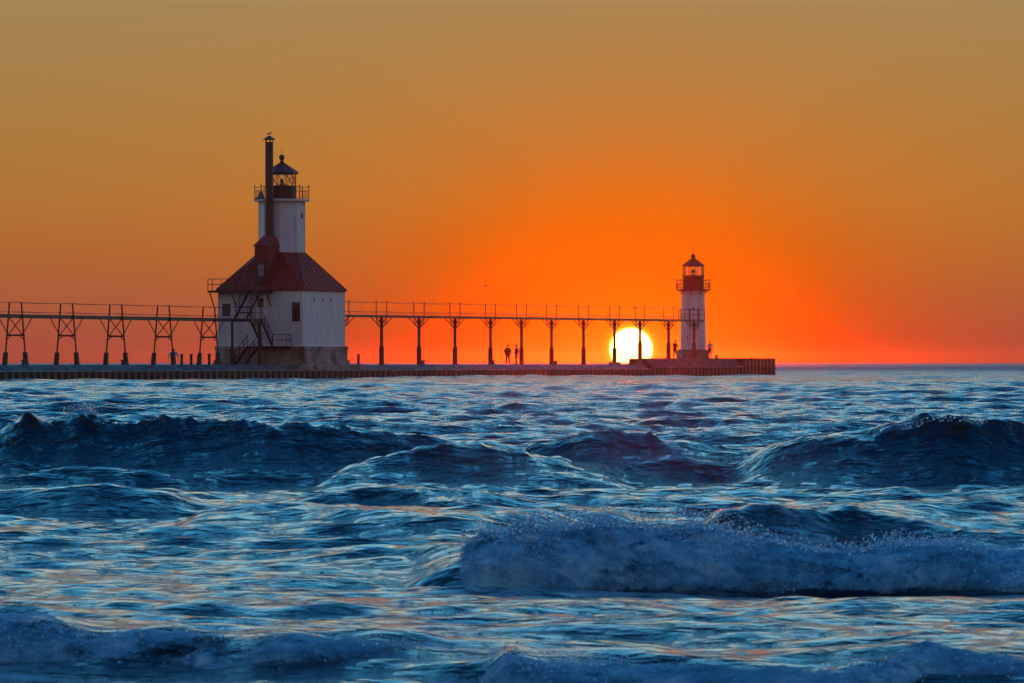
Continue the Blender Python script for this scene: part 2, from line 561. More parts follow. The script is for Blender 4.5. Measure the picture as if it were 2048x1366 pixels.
def lake_patch(rows, cols):
    X = (rows[:, None] * cols[None, :]).astype(np.float32)
    Yg = np.repeat(rows[:, None], len(cols), 1).astype(np.float32)
    dys = np.gradient(rows)
    dxs = rows * np.median(np.diff(cols))
    dx, dy, dz = water(X, Yg, dxs, dys, rows)
    foam = np.zeros_like(X)
    m = int(np.searchsorted(rows, 72))
    if m > 1:
        Xn, Yn = X[:m], Yg[:m]
        hz = np.zeros_like(Xn)
        hy = np.zeros_like(Xn)
        for r in RIDGES:
            h, yc = ridge_crest(r, Xn)
            u = Yn - yc
            lf = r['lf'] * 0.62 * (0.8 + 0.3 * h)
            f = np.where(u < 0, np.exp(-(np.abs(u) / lf) ** 1.15), np.exp(-(np.abs(u) / r['lb']) ** 1.4))
            # streaks drawn up the face
            st_ = perlin(Xn * 5.0 + u * 2.2, u * 1.1, r['Y']) + 0.6 * perlin(Xn * 11 + u * 4.0, u * 2.0, r['Y'] + 5)
            f = f + 0.055 * st_ * f * np.clip(h / 0.3, 0, 1)
            z = h * f
            tr = -0.12 * h * np.exp(-((u + 2.1 * lf) / lf) ** 2)
            hz = np.maximum(hz, z) + np.minimum(z, hz) * 0.35 + tr
            hy -= r['lean'] * z * f * np.clip(h, 0, 1)
            if r['Y'] < 35:
                foam[:m] = np.maximum(foam[:m], 0.75 * np.exp(-((u + 1.0) / 1.4) ** 2) * np.clip(h / 0.2, 0, 1))
        # the smooth faces of steep waves carry fewer short waves
        soft = 1 - 0.15 * np.clip(hz / 0.35, 0, 1)
        dz[:m] = dz[:m] * soft + hz
        dx[:m] *= soft
        dy[:m] = dy[:m] * soft + hy
        # drifting lather between the breakers
        lat = fbm(Xn * 0.35, Yn * 0.10, 2.0, 3)
        foam[:m] = np.maximum(foam[:m], np.clip(0.30 + 0.7 * lat, 0, 0.6) * np.clip((36 - Yn) / 6, 0, 1))
    return np.stack([X + dx, Yg + dy, dz], -1), foam


def grid_quads(nr, ncol, k0):
    idx = np.arange(nr * ncol, dtype=np.int32).reshape(nr, ncol) + k0
    return np.stack([idx[:-1, :-1], idx[:-1, 1:], idx[1:, 1:], idx[1:, :-1]], -1).reshape(-1, 4)


def build_lake():
    """one sheet from the beach to the horizon; half as many columns beyond 62 m"""
    near = [16.5]
    while near[-1] < 62:
        near.append(near[-1] * 1.0022)
    far = [near[-1]]
    while far[-1] < 300:
        far.append(far[-1] * 1.0016)
    while far[-1] < 1300:
        far.append(far[-1] + 0.95)
    while far[-1] < 11000:
        far.append(far[-1] * 1.012)
    half = 0.127
    c = np.linspace(-half, half, 641)
    side = [half + 0.9 * (k / 10) ** 2 for k in range(1, 11)]
    cols = np.array([-q for q in side[::-1]] + list(c) + side)
    keep = np.array([i for i in range(len(cols)) if i < 10 or i >= len(cols) - 10 or (i - 10) % 2 == 0])
    A, fa = lake_patch(np.array(near), cols)
    B, fb_ = lake_patch(np.array(far), cols[keep])
    B[0] = A[-1][keep]
    for i in range(11, len(cols) - 11, 2):          # no cracks where the columns thin out
        A[-1, i] = (A[-1, i - 1] + A[-1, i + 1]) / 2
    co = np.concatenate([A.reshape(-1, 3), B.reshape(-1, 3)])
    quads = np.concatenate([grid_quads(A.shape[0], A.shape[1], 0), grid_quads(B.shape[0], B.shape[1], A.shape[0] * A.shape[1])])
    return grid_object('lake_water', co, quads, np.concatenate([fa.ravel(), fb_.ravel()]))


def grid_object(name, co, quads, foam=None):
    me = bpy.data.meshes.new(name)
    me.vertices.add(len(co))
    me.vertices.foreach_set('co', np.ascontiguousarray(co, np.float32).ravel())
    me.loops.add(quads.size)
    me.loops.foreach_set('vertex_index', np.ascontiguousarray(quads, np.int32).ravel())
    me.polygons.add(len(quads))
    me.polygons.foreach_set('loop_start', np.arange(0, quads.size, 4, dtype=np.int32))
    me.polygons.foreach_set('loop_total', np.full(len(quads), 4, np.int32))
    me.update(calc_edges=True)
    me.shade_smooth()
    if foam is not None:
        at = me.attributes.new('foam', 'FLOAT', 'POINT')
        at.data.foreach_set('value', np.ascontiguousarray(foam, np.float32))
    o = bpy.data.objects.new(name, me)
    COL.objects.link(o)
    return o


def water_material():
    m = bpy.data.materials.new('lake_water')
    m.use_nodes = True
    nt = m.node_tree
    nt.nodes.clear()
    N = nt.nodes.new
    L = nt.links.new
    out = N('ShaderNodeOutputMaterial')
    geo = N('ShaderNodeNewGeometry')
    sp = N('ShaderNodeSeparateXYZ')
    L(geo.outputs['Position'], sp.inputs[0])

    def noise(scale, detail, vec, rough=0.6):
        n = N('ShaderNodeTexNoise')
        n.inputs['Scale'].default_value = scale
        n.inputs['Detail'].default_value = detail
        n.inputs['Roughness'].default_value = rough
        L(vec, n.inputs['Vector'])
        return n.outputs[0]

    def mapping(sc):
        n = N('ShaderNodeMapping')
        n.inputs['Scale'].default_value = sc
        L(geo.outputs['Position'], n.inputs[0])
        return n.outputs[0]

    def mrange(v, a, b, c, d):
        n = N('ShaderNodeMapRange')
        n.inputs[1].default_value, n.inputs[2].default_value = a, b
        n.inputs[3].default_value, n.inputs[4].default_value = c, d
        L(v, n.inputs[0])
        return n.outputs[0]
    # ripples: fine ones near the shore, longer ones on the open lake
    def bump(h, dist, strength, prev=None):
        n = N('ShaderNodeBump')
        n.inputs['Distance'].default_value = dist
        L(strength, n.inputs['Strength'])
        L(h, n.inputs['Height'])
        if prev:
            L(prev, n.inputs['Normal'])
        return n.outputs[0]
    mid = noise(1.0, 3, mapping((2.2, 4.0, 4.5)), 0.55)
    near = noise(1.0, 4, mapping((9.0, 17.0, 17.0)), 0.6)
    far = noise(1.0, 4, mapping((0.8, 1.2, 1.2)))
    nb_ = bump(mid, 0.20, mrange(sp.outputs[1], 30, 48, 0.65, 0.95))
    nb_ = bump(near, 0.035, mrange(sp.outputs[1], 25, 120, 0.9, 0.0), nb_)
    nb_ = bump(far, 0.40, mrange(sp.outputs[1], 120, 450, 0.0, 0.6), nb_)
    w = N('ShaderNodeBsdfPrincipled')
    w.inputs['Base Color'].default_value = (0.004, 0.022, 0.036, 1)
    L(mrange(sp.outputs[1], 260, 850, 0.04, 0.45), w.inputs['Roughness'])
    w.inputs['IOR'].default_value = 1.333
    L(nb_, w.inputs['Normal'])
    # silt stirred up near the shore
    silt = N('ShaderNodeMix')
    silt.data_type = 'RGBA'
    L(mrange(sp.outputs[1], 26, 75, 1.0, 0.0), silt.inputs[0])
    silt.inputs[6].default_value = (0.001, 0.014, 0.034, 1)
    silt.inputs[7].default_value = (0.003, 0.026, 0.044, 1)
    L(silt.outputs[2], w.inputs['Base Color'])
    # foam
    fb = N('ShaderNodeBsdfPrincipled')
    fb.inputs['Base Color'].default_value = (0.22, 0.40, 0.55, 1)
    fb.inputs['Roughness'].default_value = 0.7
    at = N('ShaderNodeAttribute')
    at.attribute_name = 'foam'
    fn = noise(1.0, 6, mapping((3.0, 7.0, 5.0)), 0.7)
    ad = N('ShaderNodeMath')
    ad.operation = 'MULTIPLY_ADD'
    L(fn, ad.inputs[0])
    ad.inputs[1].default_value = 2.4
    ad.inputs[2].default_value = -1.75
    sm = N('ShaderNodeMath')
    sm.operation = 'ADD'
    L(ad.outputs[0], sm.inputs[0])
    L(at.outputs['Fac'], sm.inputs[1])
    fac = mrange(sm.outputs[0], 0.0, 0.55, 0.0, 0.75)
    mx = N('ShaderNodeMixShader')
    L(fac, mx.inputs[0])
    L(w.outputs[0], mx.inputs[1])
    L(fb.outputs[0], mx.inputs[2])
    L(mx.outputs[0], out.inputs[0])
    return m


def foam_material():
    """aerated water: a lace of foam, clear where it thins out"""
    m = bpy.data.materials.new('breaking_foam')
    m.use_nodes = True
    nt = m.node_tree
    p = nt.nodes['Principled BSDF']
    out = nt.nodes['Material Output']
    N, L = nt.nodes.new, nt.links.new
    geo = N('ShaderNodeNewGeometry')

    def noise(sc, detail, rough):
        mp = N('ShaderNodeMapping')
        mp.inputs['Scale'].default_value = sc
        L(geo.outputs['Position'], mp.inputs[0])
        n = N('ShaderNodeTexNoise')
        n.inputs['Scale'].default_value = 1.0
        n.inputs['Detail'].default_value = detail
        n.inputs['Roughness'].default_value = rough
        L(mp.outputs[0], n.inputs['Vector'])
        return n.outputs[0]
    n1 = noise((9, 11, 13), 8, 0.78)
    n2 = noise((2.5, 2.5, 3.5), 5, 0.6)
    at = N('ShaderNodeAttribute')
    at.attribute_name = 'foam'
    ma = N('ShaderNodeMath')
    ma.operation = 'MULTIPLY_ADD'
    L(n1, ma.inputs[0])
    ma.inputs[1].default_value = 1.5
    ma.inputs[2].default_value = -0.75
    ad = N('ShaderNodeMath')
    ad.operation = 'ADD'
    L(ma.outputs[0], ad.inputs[0])
    L(at.outputs['Fac'], ad.inputs[1])
    al = N('ShaderNodeMapRange')
    al.interpolation_type = 'SMOOTHSTEP'
    al.inputs[1].default_value, al.inputs[2].default_value = 0.22, 0.62
    L(ad.outputs[0], al.inputs[0])
    cr = N('ShaderNodeValToRGB')
    e0, e1 = cr.color_ramp.elements
    e0.position, e0.color = 0.32, (0.010, 0.12, 0.20, 1)
    e1.position, e1.color = 0.70, (0.66, 0.96, 1.0, 1)
    em = cr.color_ramp.elements.new(0.54)
    em.color = (0.15, 0.58, 0.82, 1)
    mm = N('ShaderNodeMath')
    mm.operation = 'MULTIPLY_ADD'
    L(n1, mm.inputs[0])
    mm.inputs[1].default_value = 0.75
    mb = N('ShaderNodeMath')
    mb.operation = 'MULTIPLY_ADD'
    L(n2, mb.inputs[0])
    mb.inputs[1].default_value = 0.75
    mb.inputs[2].default_value = -0.23
    L(mb.outputs[0], mm.inputs[2])
    L(mm.outputs[0], cr.inputs[0])
    L(cr.outputs[0], p.inputs['Base Color'])
    p.inputs['Roughness'].default_value = 0.55
    p.inputs['IOR'].default_value = 1.333
    bp = N('ShaderNodeBump')
    bp.inputs['Strength'].default_value = 0.8
    bp.inputs['Distance'].default_value = 0.03
    L(n1, bp.inputs['Height'])
    L(bp.outputs[0], p.inputs['Normal'])
    tl = N('ShaderNodeBsdfTranslucent')
    tl.inputs[0].default_value = (0.55, 0.86, 0.96, 1)
    L(bp.outputs[0], tl.inputs['Normal'])
    mt = N('ShaderNodeMixShader')
    mt.inputs[0].default_value = 0.5
    L(p.outputs[0], mt.inputs[1])
    L(tl.outputs[0], mt.inputs[2])
    tr = N('ShaderNodeBsdfTransparent')
    mx = N('ShaderNodeMixShader')
    L(al.outputs[0], mx.inputs[0])
    L(tr.outputs[0], mx.inputs[1])
    L(mt.outputs[0], mx.inputs[2])
    L(mx.outputs[0], out.inputs[0])
    return m


M_WATER = water_material()
M_FOAM = foam_material()
lake = build_lake()
lake.data.materials.append(M_WATER)
tag(lake, 'choppy blue lake with waves rolling in towards the shore', None, None, 'structure')

# the shore the waves run up on, under and behind the viewer
bm_ = MB()
bm_.hexa([(-60, -40, -1.2), (60, -40, -1.2), (60, 30, -1.4), (-60, 30, -1.4), (-60, -40, 0.35), (60, -40, 0.35), (60, 30, -0.9), (-60, 30, -0.9)])
tag(bm_.build('beach', M_SAND), 'sandy beach sloping down under the water', None, None, 'structure')


def breaker(name, ri, px0, px1, front, cols, rows_n, amp, dens, label, fade=0.07, back=0.35, base_z=-0.11, layers=2, lift=0.018):
    """tumbling white water over a ridge: torn shells over the crest and down its front, swollen by noise"""
    r = RIDGES[ri]
    x0, x1 = (px0 - 1024) / F * r['Y'], (px1 - 1024) / F * r['Y']
    x = np.linspace(x0, x1, cols)[None, :]
    v = np.linspace(0, 1, rows_n)[:, None]
    h, yc = ridge_crest(r, x)
    C, Q, FM = [], [], []
    for ly in range(layers):
        o1 = 17.3 * ly
        fr = front * (1 + 0.35 * fbm(x * 1.3, 3.0 + r['Y'], 0.5 + o1, 3))
        th = np.clip((v - 0.22) / 0.78, 0, 1) * math.pi / 2
        lean = r['lean'] * h * np.clip(h, 0, 1)
        yt = yc - lean
        y = np.where(v < 0.22, yt + back * (0.22 - np.minimum(v, 0.22)) / 0.22, yt - fr * np.sin(th))
        top = h + lift * (ly - 0.2)
        z = np.where(v < 0.22, top - (top - h * 0.8 + 0.05) * ((0.22 - v) / 0.22) ** 2, base_z + (top - base_z) * np.cos(th) ** 0.9)
        xx = np.repeat(x, rows_n, 0)
        e = np.clip((x - x0) / (fade * (x1 - x0)), 0, 1) * np.clip((x1 - x) / (fade * (x1 - x0)), 0, 1)
        e = np.clip(e * (1.0 + 0.9 * fbm(x * 2.1, 1.0 + o1, r['Y'], 3)), 0, 1)
        z = z - (1 - np.sqrt(e)) * 0.10
        patch = 0.60 + 1.5 * fbm(xx * 1.6 + o1, y * 1.5, z * 2.6 + r['Y'], 4)
        edge = np.clip(v / 0.16, 0, 1) * np.clip((1.0 - v) / 0.05, 0, 1)
        cover = np.sqrt(e) * (patch + dens - 0.30 * ly) * (0.25 + 0.75 * edge)
        ny = np.where(v < 0.22, 0.2, -np.sin(th))
        nz = np.where(v < 0.22, 1.0, np.cos(th) + 0.12)
        b = fbm(xx * 2.6 + o1, y * 2.6, z * 3.2, 5, 0.6, billow=True) + 0.9 * fbm(xx * 1.0 + o1, y * 1.6, z * 1.6, 2)
        b2 = fbm(xx * 14, y * 14, z * 16 + o1, 3, 0.7)
        disp = amp * ((b - 0.7) * 1.2 + 0.6 * b2) + lift * ly
        y = y + ny * disp
        z = z + nz * disp
        # tongues thrown up along the crest
        z = z + amp * 3.2 * np.clip(fbm(xx * 3.4 + o1, 0.7, r['Y'], 4, 0.65), 0, 1) ** 1.4 * np.exp(-((v - 0.22) / 0.13) ** 2)
        xx = xx + amp * 0.5 * fbm(xx * 5, y * 5, z * 5 + o1, 3)
        C.append(np.stack([xx, y, z], -1).reshape(-1, 3))
        Q.append(grid_quads(rows_n, cols, ly * rows_n * cols)[:, ::-1])
        FM.append(np.clip(cover, 0, 1.3).ravel())
    o = grid_object(name, np.concatenate(C), np.concatenate(Q), np.concatenate(FM))
    o.data.materials.append(M_FOAM)
    return tag(o, label, 'foam', None, 'stuff')


def flecks(shell, layer_n, n, rmin, rmax, out, label, up=0.0):
    """clots and drops of foam scattered over a roll of white water"""
    me = shell.data
    co = np.empty(len(me.vertices) * 3, np.float32)
    me.vertices.foreach_get('co', co)
    co = co.reshape(-1, 3)[:layer_n]
    nm = np.empty(len(me.vertices) * 3, np.float32)
    me.vertices.foreach_get('normal', nm)
    nm = nm.reshape(-1, 3)[:layer_n]
    nm[nm[:, 1] > 0.3] *= -1
    fo = np.empty(len(me.vertices), np.float32)
    me.attributes['foam'].data.foreach_get('value', fo)
    fo = fo[:layer_n]
    w = np.clip(fo - 0.25, 0, 1) * np.clip(0.45 + 1.6 * fbm(co[:, 0] * 3, co[:, 1] * 3, co[:, 2] * 5, 3), 0.02, 2)
    hgt = np.clip((co[:, 2] - co[:, 2].min()) / (np.ptp(co[:, 2]) + 1e-6), 0, 1)
    w = w * (0.25 + hgt ** 1.5 * 1.6)
    pick = rng.choice(layer_n, n, p=w / w.sum())
    d = rng.exponential(out, n)[:, None]
    c = co[pick] + nm[pick] * d + rng.normal(0, 0.012, (n, 3))
    c[:, 2] += rng.exponential(up, n) * hgt[pick] ** 2
    r_ = rmin + (rmax - rmin) * rng.random(n) ** 4
    base = np.array([(1, 0, 0), (-1, 0, 0), (0, 1, 0), (0, -1, 0), (0, 0, 1), (0, 0, -1)], np.float32)
    vs = (c[:, None, :] + base[None] * (r_[:, None, None] * rng.uniform(0.6, 1.5, (n, 1, 3)))).reshape(-1, 3)
    tri = np.array([(0, 2, 4), (2, 1, 4), (1, 3, 4), (3, 0, 4), (2, 0, 5), (1, 2, 5), (3, 1, 5), (0, 3, 5)], np.int32)
    fs = (tri[None] + (np.arange(n, dtype=np.int32) * 6)[:, None, None]).reshape(-1, 3)
    m2 = bpy.data.meshes.new('foam_flecks')
    m2.vertices.add(len(vs))
    m2.vertices.foreach_set('co', vs.astype(np.float32).ravel())
    m2.loops.add(fs.size)
    m2.loops.foreach_set('vertex_index', fs.ravel())
    m2.polygons.add(len(fs))
    m2.polygons.foreach_set('loop_start', np.arange(0, fs.size, 3, dtype=np.int32))
    m2.polygons.foreach_set('loop_total', np.full(len(fs), 3, np.int32))
    m2.update(calc_edges=True)
    m2.shade_smooth()
    m2.materials.append(M_FLECK)
    o = bpy.data.objects.new('foam_flecks', m2)
    COL.objects.link(o)
    return tag(o, label, 'foam', None, 'stuff')


M_FLECK = bpy.data.materials.new('foam_flecks')
M_FLECK.use_nodes = True
_p = M_FLECK.node_tree.nodes['Principled BSDF']
_p.inputs['Base Color'].default_value = (0.42, 0.80, 0.96, 1)
_p.inputs['Roughness'].default_value = 0.25
_t = M_FLECK.node_tree.nodes.new('ShaderNodeBsdfTranslucent')
_t.inputs[0].default_value = (0.60, 0.88, 0.98, 1)
_m = M_FLECK.node_tree.nodes.new('ShaderNodeMixShader')
_m.inputs[0].default_value = 0.5
M_FLECK.node_tree.links.new(_p.outputs[0], _m.inputs[1])
M_FLECK.node_tree.links.new(_t.outputs[0], _m.inputs[2])
M_FLECK.node_tree.links.new(_m.outputs[0], M_FLECK.node_tree.nodes['Material Output'].inputs[0])

big = breaker('breaking_foam', 10, 915, 2230, 0.80, 640, 60, 0.050, 0.26, 'long tumbling roll of blue-white foam where the wave breaks')
low1 = breaker('breaking_foam', 11, -200, 990, 0.38, 420, 40, 0.022, 0.16, 'low line of foam rolling in over shallow water', lift=0.015)
low2 = breaker('breaking_foam', 12, 940, 2230, 0.38, 420, 40, 0.018, 0.10, 'low broken foam running up onto the beach', lift=0.015)
flecks(big, 640 * 60, 15000, 0.002, 0.010, 0.016, 'clots of foam tossed along the long breaking roll', 0.03)
flecks(low1, 420 * 40, 3500, 0.0015, 0.007, 0.008, 'clots of foam tossed along the low foam line', 0.012)
flecks(low2, 420 * 40, 3000, 0.0015, 0.007, 0.008, 'clots of foam along the wash on the beach', 0.012)
breaker('crest_foam', 0, 110, 225, 0.25, 80, 18, 0.03, -0.05, 'small tuft of foam tumbling off the pointed wave crest', base_z=0.50, back=0.25, layers=2, lift=0.015, fade=0.3)
breaker('crest_foam', 3, 1150, 1360, 0.2, 130, 16, 0.02, -0.25, 'ruffled crest of the wave below the setting sun', base_z=0.45, back=0.25, layers=1, lift=0.01, fade=0.3)


def spray(name, ri, px0, px1, n, up, spread, rmin, rmax, label):
    r = RIDGES[ri]
    ico = [(0, 0, 1), (0.894, 0, 0.447), (0.276, 0.851, 0.447), (-0.724, 0.526, 0.447), (-0.724, -0.526, 0.447), (0.276, -0.851, 0.447),
           (0.724, 0.526, -0.447), (-0.276, 0.851, -0.447), (-0.894, 0, -0.447), (-0.276, -0.851, -0.447), (0.724, -0.526, -0.447), (0, 0, -1)]
    fc = [(0, 1, 2), (0, 2, 3), (0, 3, 4), (0, 4, 5), (0, 5, 1), (1, 6, 2), (2, 7, 3), (3, 8, 4), (4, 9, 5), (5, 10, 1),
          (6, 7, 2), (7, 8, 3), (8, 9, 4), (9, 10, 5), (10, 6, 1), (11, 7, 6), (11, 8, 7), (11, 9, 8), (11, 10, 9), (11, 6, 10)]
    b = MB()
    for _ in range(n):
        px = random.uniform(px0, px1)
        x = np.array([(px - 1024) / F * r['Y']])
        h, yc = ridge_crest(r, x)
        if perlin(x * 1.7, 0.3, r['Y'])[0] < -0.15:
            continue
        c = (float(x[0]), float(yc[0]) - r['lean'] * float(h[0]) + random.uniform(-spread, spread * 0.2), float(h[0]) + 0.04 + up * random.random() ** 2.2 - 0.03)
        q = rmin + (rmax - rmin) * random.random() ** 3
        b.add([(c[0] + v[0] * q, c[1] + v[1] * q, c[2] + v[2] * q * random.uniform(0.8, 1.5)) for v in ico], fc)
    return tag(b.build(name, M_SPRAY, smooth=True), label, 'spray', None, 'stuff')


def spray_material():
    m = bpy.data.materials.new('water_drops')
    m.use_nodes = True
    p = m.node_tree.nodes['Principled BSDF']
    p.inputs['Base Color'].default_value = (0.75, 0.85, 0.92, 1)
    p.inputs['Roughness'].default_value = 0.12
    p.inputs['IOR'].default_value = 1.333
    p.inputs['Transmission Weight'].default_value = 0.75
    return m


M_SPRAY = spray_material()
spray('spray', 10, 920, 1500, 2200, 0.13, 0.5, 0.002, 0.009, 'drops of spray thrown up by the long breaking wave')
spray('spray', 10, 1500, 2150, 1200, 0.09, 0.5, 0.002, 0.008, 'drops of spray over the low end of the breaking wave')
spray('spray', 11, 100, 930, 700, 0.05, 0.25, 0.0015, 0.005, 'drops of spray above the low foam line')
spray('spray', 0, 130, 200, 160, 0.09, 0.2, 0.004, 0.016, 'drops of spray above the pointed wave crest')
spray('spray', 5, 1780, 2000, 180, 0.10, 0.2, 0.004, 0.014, 'drops of spray off the tall curling wave')

# ------------------------------------------------------------------ the pier
S0, SR, S1 = -85.0, None, None
W = 5.0                                    # near edge of the pier (y = -W)
SR = s_at(1286, -4.0)                      # where the deck steps up
ST = s_at(1488, -W)                        # where the tall sheet piles begin
S1 = s_at(1553, -W)                        # the pier's end
pier = thing('pier', 0, 0, 0, 'long concrete pier faced with rusty steel sheet piles, stepping up at its far end', 'pier')
prof = [(-4.86, -2.5), (-4.86, 0.70), (-3.96, 1.14), (3.9, 1.14), (4.0, 0.74), (7.5, 0.70), (7.5, -2.5)]
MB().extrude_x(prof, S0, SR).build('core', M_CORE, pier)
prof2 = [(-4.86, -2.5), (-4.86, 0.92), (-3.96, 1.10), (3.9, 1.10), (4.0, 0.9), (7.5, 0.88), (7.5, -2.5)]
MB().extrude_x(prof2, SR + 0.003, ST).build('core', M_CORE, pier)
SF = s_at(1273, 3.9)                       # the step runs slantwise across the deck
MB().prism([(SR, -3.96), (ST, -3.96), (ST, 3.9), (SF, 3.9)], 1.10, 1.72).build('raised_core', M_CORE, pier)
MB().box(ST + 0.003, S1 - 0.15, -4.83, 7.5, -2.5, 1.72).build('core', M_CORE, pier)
# deck slabs: the top and the sloping apron on the near side
sl = 3.85
k = 0
s = S0
while s < SR - 0.5:
    e = min(s + sl, SR)
    j = random.uniform(-0.012, 0.012)
    b = MB()
    b.extrude_x([(-4.90, 0.70), (-4.90, 0.775 + j), (-3.98, 1.21 + j), (-3.98, 1.1)], s + 0.02, e - 0.02)
    b.build('apron_slab', M_DECK, pier)
    b = MB()
    b.box(s + 0.02, e - 0.02, -3.97, 3.95, 1.1, 1.20 + j)
    b.build('deck_slab', M_DECK, pier)
    s += sl
s = SR
while s < S1 - 0.5:
    e = min(s + sl, S1 - 0.05)
    j = random.uniform(-0.01, 0.01)
    if s < ST - 0.5:
        e = min(e, ST)
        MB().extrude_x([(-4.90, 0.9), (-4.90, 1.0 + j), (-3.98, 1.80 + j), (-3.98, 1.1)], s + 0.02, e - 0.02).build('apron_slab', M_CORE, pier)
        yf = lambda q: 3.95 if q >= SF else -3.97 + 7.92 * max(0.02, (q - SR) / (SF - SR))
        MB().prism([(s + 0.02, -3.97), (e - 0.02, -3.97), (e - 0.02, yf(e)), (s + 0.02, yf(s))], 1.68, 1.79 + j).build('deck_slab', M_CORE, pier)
    else:
        MB().box(s + 0.02, e - 0.02, -4.88, 7.4, 1.68, 1.79 + j).build('deck_slab', M_DECK, pier)
    s = e
# each sheet pile: a folded steel pan
def pile_mesh(z0, z1, w):
    o = [(-w / 2, 0.0), (-w * 0.30, 0.0), (-w * 0.20, -0.24), (w * 0.20, -0.24), (w * 0.30, 0.0), (w / 2, 0.0)]
    i = [(x, y + 0.03) for x, y in o]
    b = MB()
    n = len(o)
    poly = o + i[::-1]
    for k in range(n - 1):
        a, c, d, e_ = o[k], o[k + 1], i[k + 1], i[k]
        b.hexa([(*a, z0), (*c, z0), (*d, z0), (*e_, z0), (*a, z1), (*c, z1), (*d, z1), (*e_, z1)])
    return b.mesh('sheet_pile', M_PILE)


pw = 1.02
pm1 = pile_mesh(-2.0, 0.73, pw)
pm2 = pile_mesh(-2.0, 0.93, pw)
pm3 = pile_mesh(-2.0, 1.82, pw)
s = -62.0
while s < S1 - pw / 2:
    me = pm1 if s < SR else (pm2 if s < ST - pw / 2 else pm3)
    link_mesh('sheet_pile', me, pier, (s, -W + 0.06, random.uniform(-0.012, 0.012)))
    s += pw
s_end = s - pw / 2
for q in range(12):                          # the end wall
    link_mesh('sheet_pile', pm3, pier, (s_end - 0.06, -W + pw / 2 + q * pw + 0.05, 0), math.pi / 2)
# the steel capping along the pile tops
for a, c, z in ((-62.5, SR - 0.01, 0.71), (SR + 0.01, ST - 0.02, 0.91)):
    MB().box(a, c, -W - 0.03, -W + 0.13, z, z + 0.055).build('pile_cap', M_CAP, pier)
# the block the inner light stands on, and footings
MB().box(-6.2, 6.3, -4.80, -3.2, 0.72, 1.24).build('footing_block', M_CONC, pier, bevel=0.02)
sx = s_at(1228, 0)
MB().box(sx - 0.45, sx + 0.75, -0.4, 0.4, 1.19, 1.45).build('footing_block', M_CONC, pier, bevel=0.02)

# ------------------------------------------------------------------ inner lighthouse
HW = 3.85
inner = thing('lighthouse', 0, -0.17, 1.2, 'white lighthouse with red hipped roof, octagonal tower and tall dark chimney', 'lighthouse')
Z = lambda z: z - 1.2
# concrete foundation with a recessed groove
fb = MB()
fb.box(-4.05, 4.05, -4.05, 4.05, Z(1.15), Z(2.40))
fb.box(-4.02, 4.02, -4.02, 4.02, Z(2.40), Z(2.45))
fb.box(-4.10, 4.10, -4.10, 4.10, Z(2.45), Z(2.71))
fb.box(-4.22, 4.22, -4.22, 4.22, Z(1.14), Z(1.42))
fb.build('foundation', M_CONC, inner)
wallz0, wallz1 = 2.712, 7.30
wall = MB().box(-HW, HW, -HW, HW, Z(wallz0), Z(wallz1)).build('wall', M_WHITE, inner)
b = MB()
for zz0 in (2.74,):
    b.box(-HW - .05, HW + .05, -HW - .05, HW + .05, Z(2.712), Z(2.80))
b.build('skirting', M_TRIM, wall)
for sx_, sy_ in ((-1, -1), (-1, 1), (1, -1)):
    MB().box(sx_ * HW - 0.045, sx_ * HW + 0.045, sy_ * HW - 0.045, sy_ * HW + 0.045, Z(2.80), Z(7.26)).build('corner_strip', M_TRIM, wall)


def window_front(y, z0, z1, w):
    x = -HW
    fr = MB()
    t = 0.07
    fr.box(x - 0.05, x + 0.02, y - w / 2 - t, y - w / 2, Z(z0), Z(z1))
    fr.box(x - 0.05, x + 0.02, y + w / 2, y + w / 2 + t, Z(z0), Z(z1))
    fr.box(x - 0.055, x + 0.02, y - w / 2 - t, y + w / 2 + t, Z(z1), Z(z1 + t))
    fr.box(x - 0.09, x + 0.02, y - w / 2 - t - .03, y + w / 2 + t + .03, Z(z0 - 0.08), Z(z0))
    o = fr.build('window', M_TRIM, inner)
    MB().box(x - 0.012, x + 0.01, y - w / 2, y + w / 2, Z(z0), Z(z1)).build('pane', M_DARKGLASS, o)
    m = MB()
    m.box(x - 0.03, x - 0.011, y - w / 2, y + w / 2, Z((z0 + z1) / 2 - .02), Z((z0 + z1) / 2 + .02))
    m.build('sash_bar', M_STEEL, o)


window_front(3.12, 5.15, 6.22, 0.80)
window_front(-3.22, 4.72, 6.30, 0.78)
door = MB().box(-HW - 0.06, -HW + 0.02, -0.50, 0.50, Z(4.96), Z(6.85)).build('door', M_TRIM, inner)
MB().box(-HW - 0.085, -HW - 0.061, -0.28, 0.28, Z(5.9), Z(6.6)).build('pane', M_DARKGLASS, door)
MB().tube([(-HW - 0.10, -0.40, Z(5.85)), (-HW - 0.10, -0.28, Z(5.85))], 0.02, 6).build('handle', M_STEEL, door)
low = MB().box(-HW - 0.05, -HW + 0.02, -0.42, 0.42, Z(2.82), Z(4.6)).build('door', M_TRIM, inner)
MB().tube([(-HW - 0.09, -0.34, Z(3.7)), (-HW - 0.09, -0.24, Z(3.7))], 0.02, 6).build('handle', M_STEEL, low)
MB().bar((-HW - 0.02, -2.3, Z(6.12)), (-HW - 0.02, -0.4, Z(6.12)), 0.04).build('conduit', M_TRIM, wall)
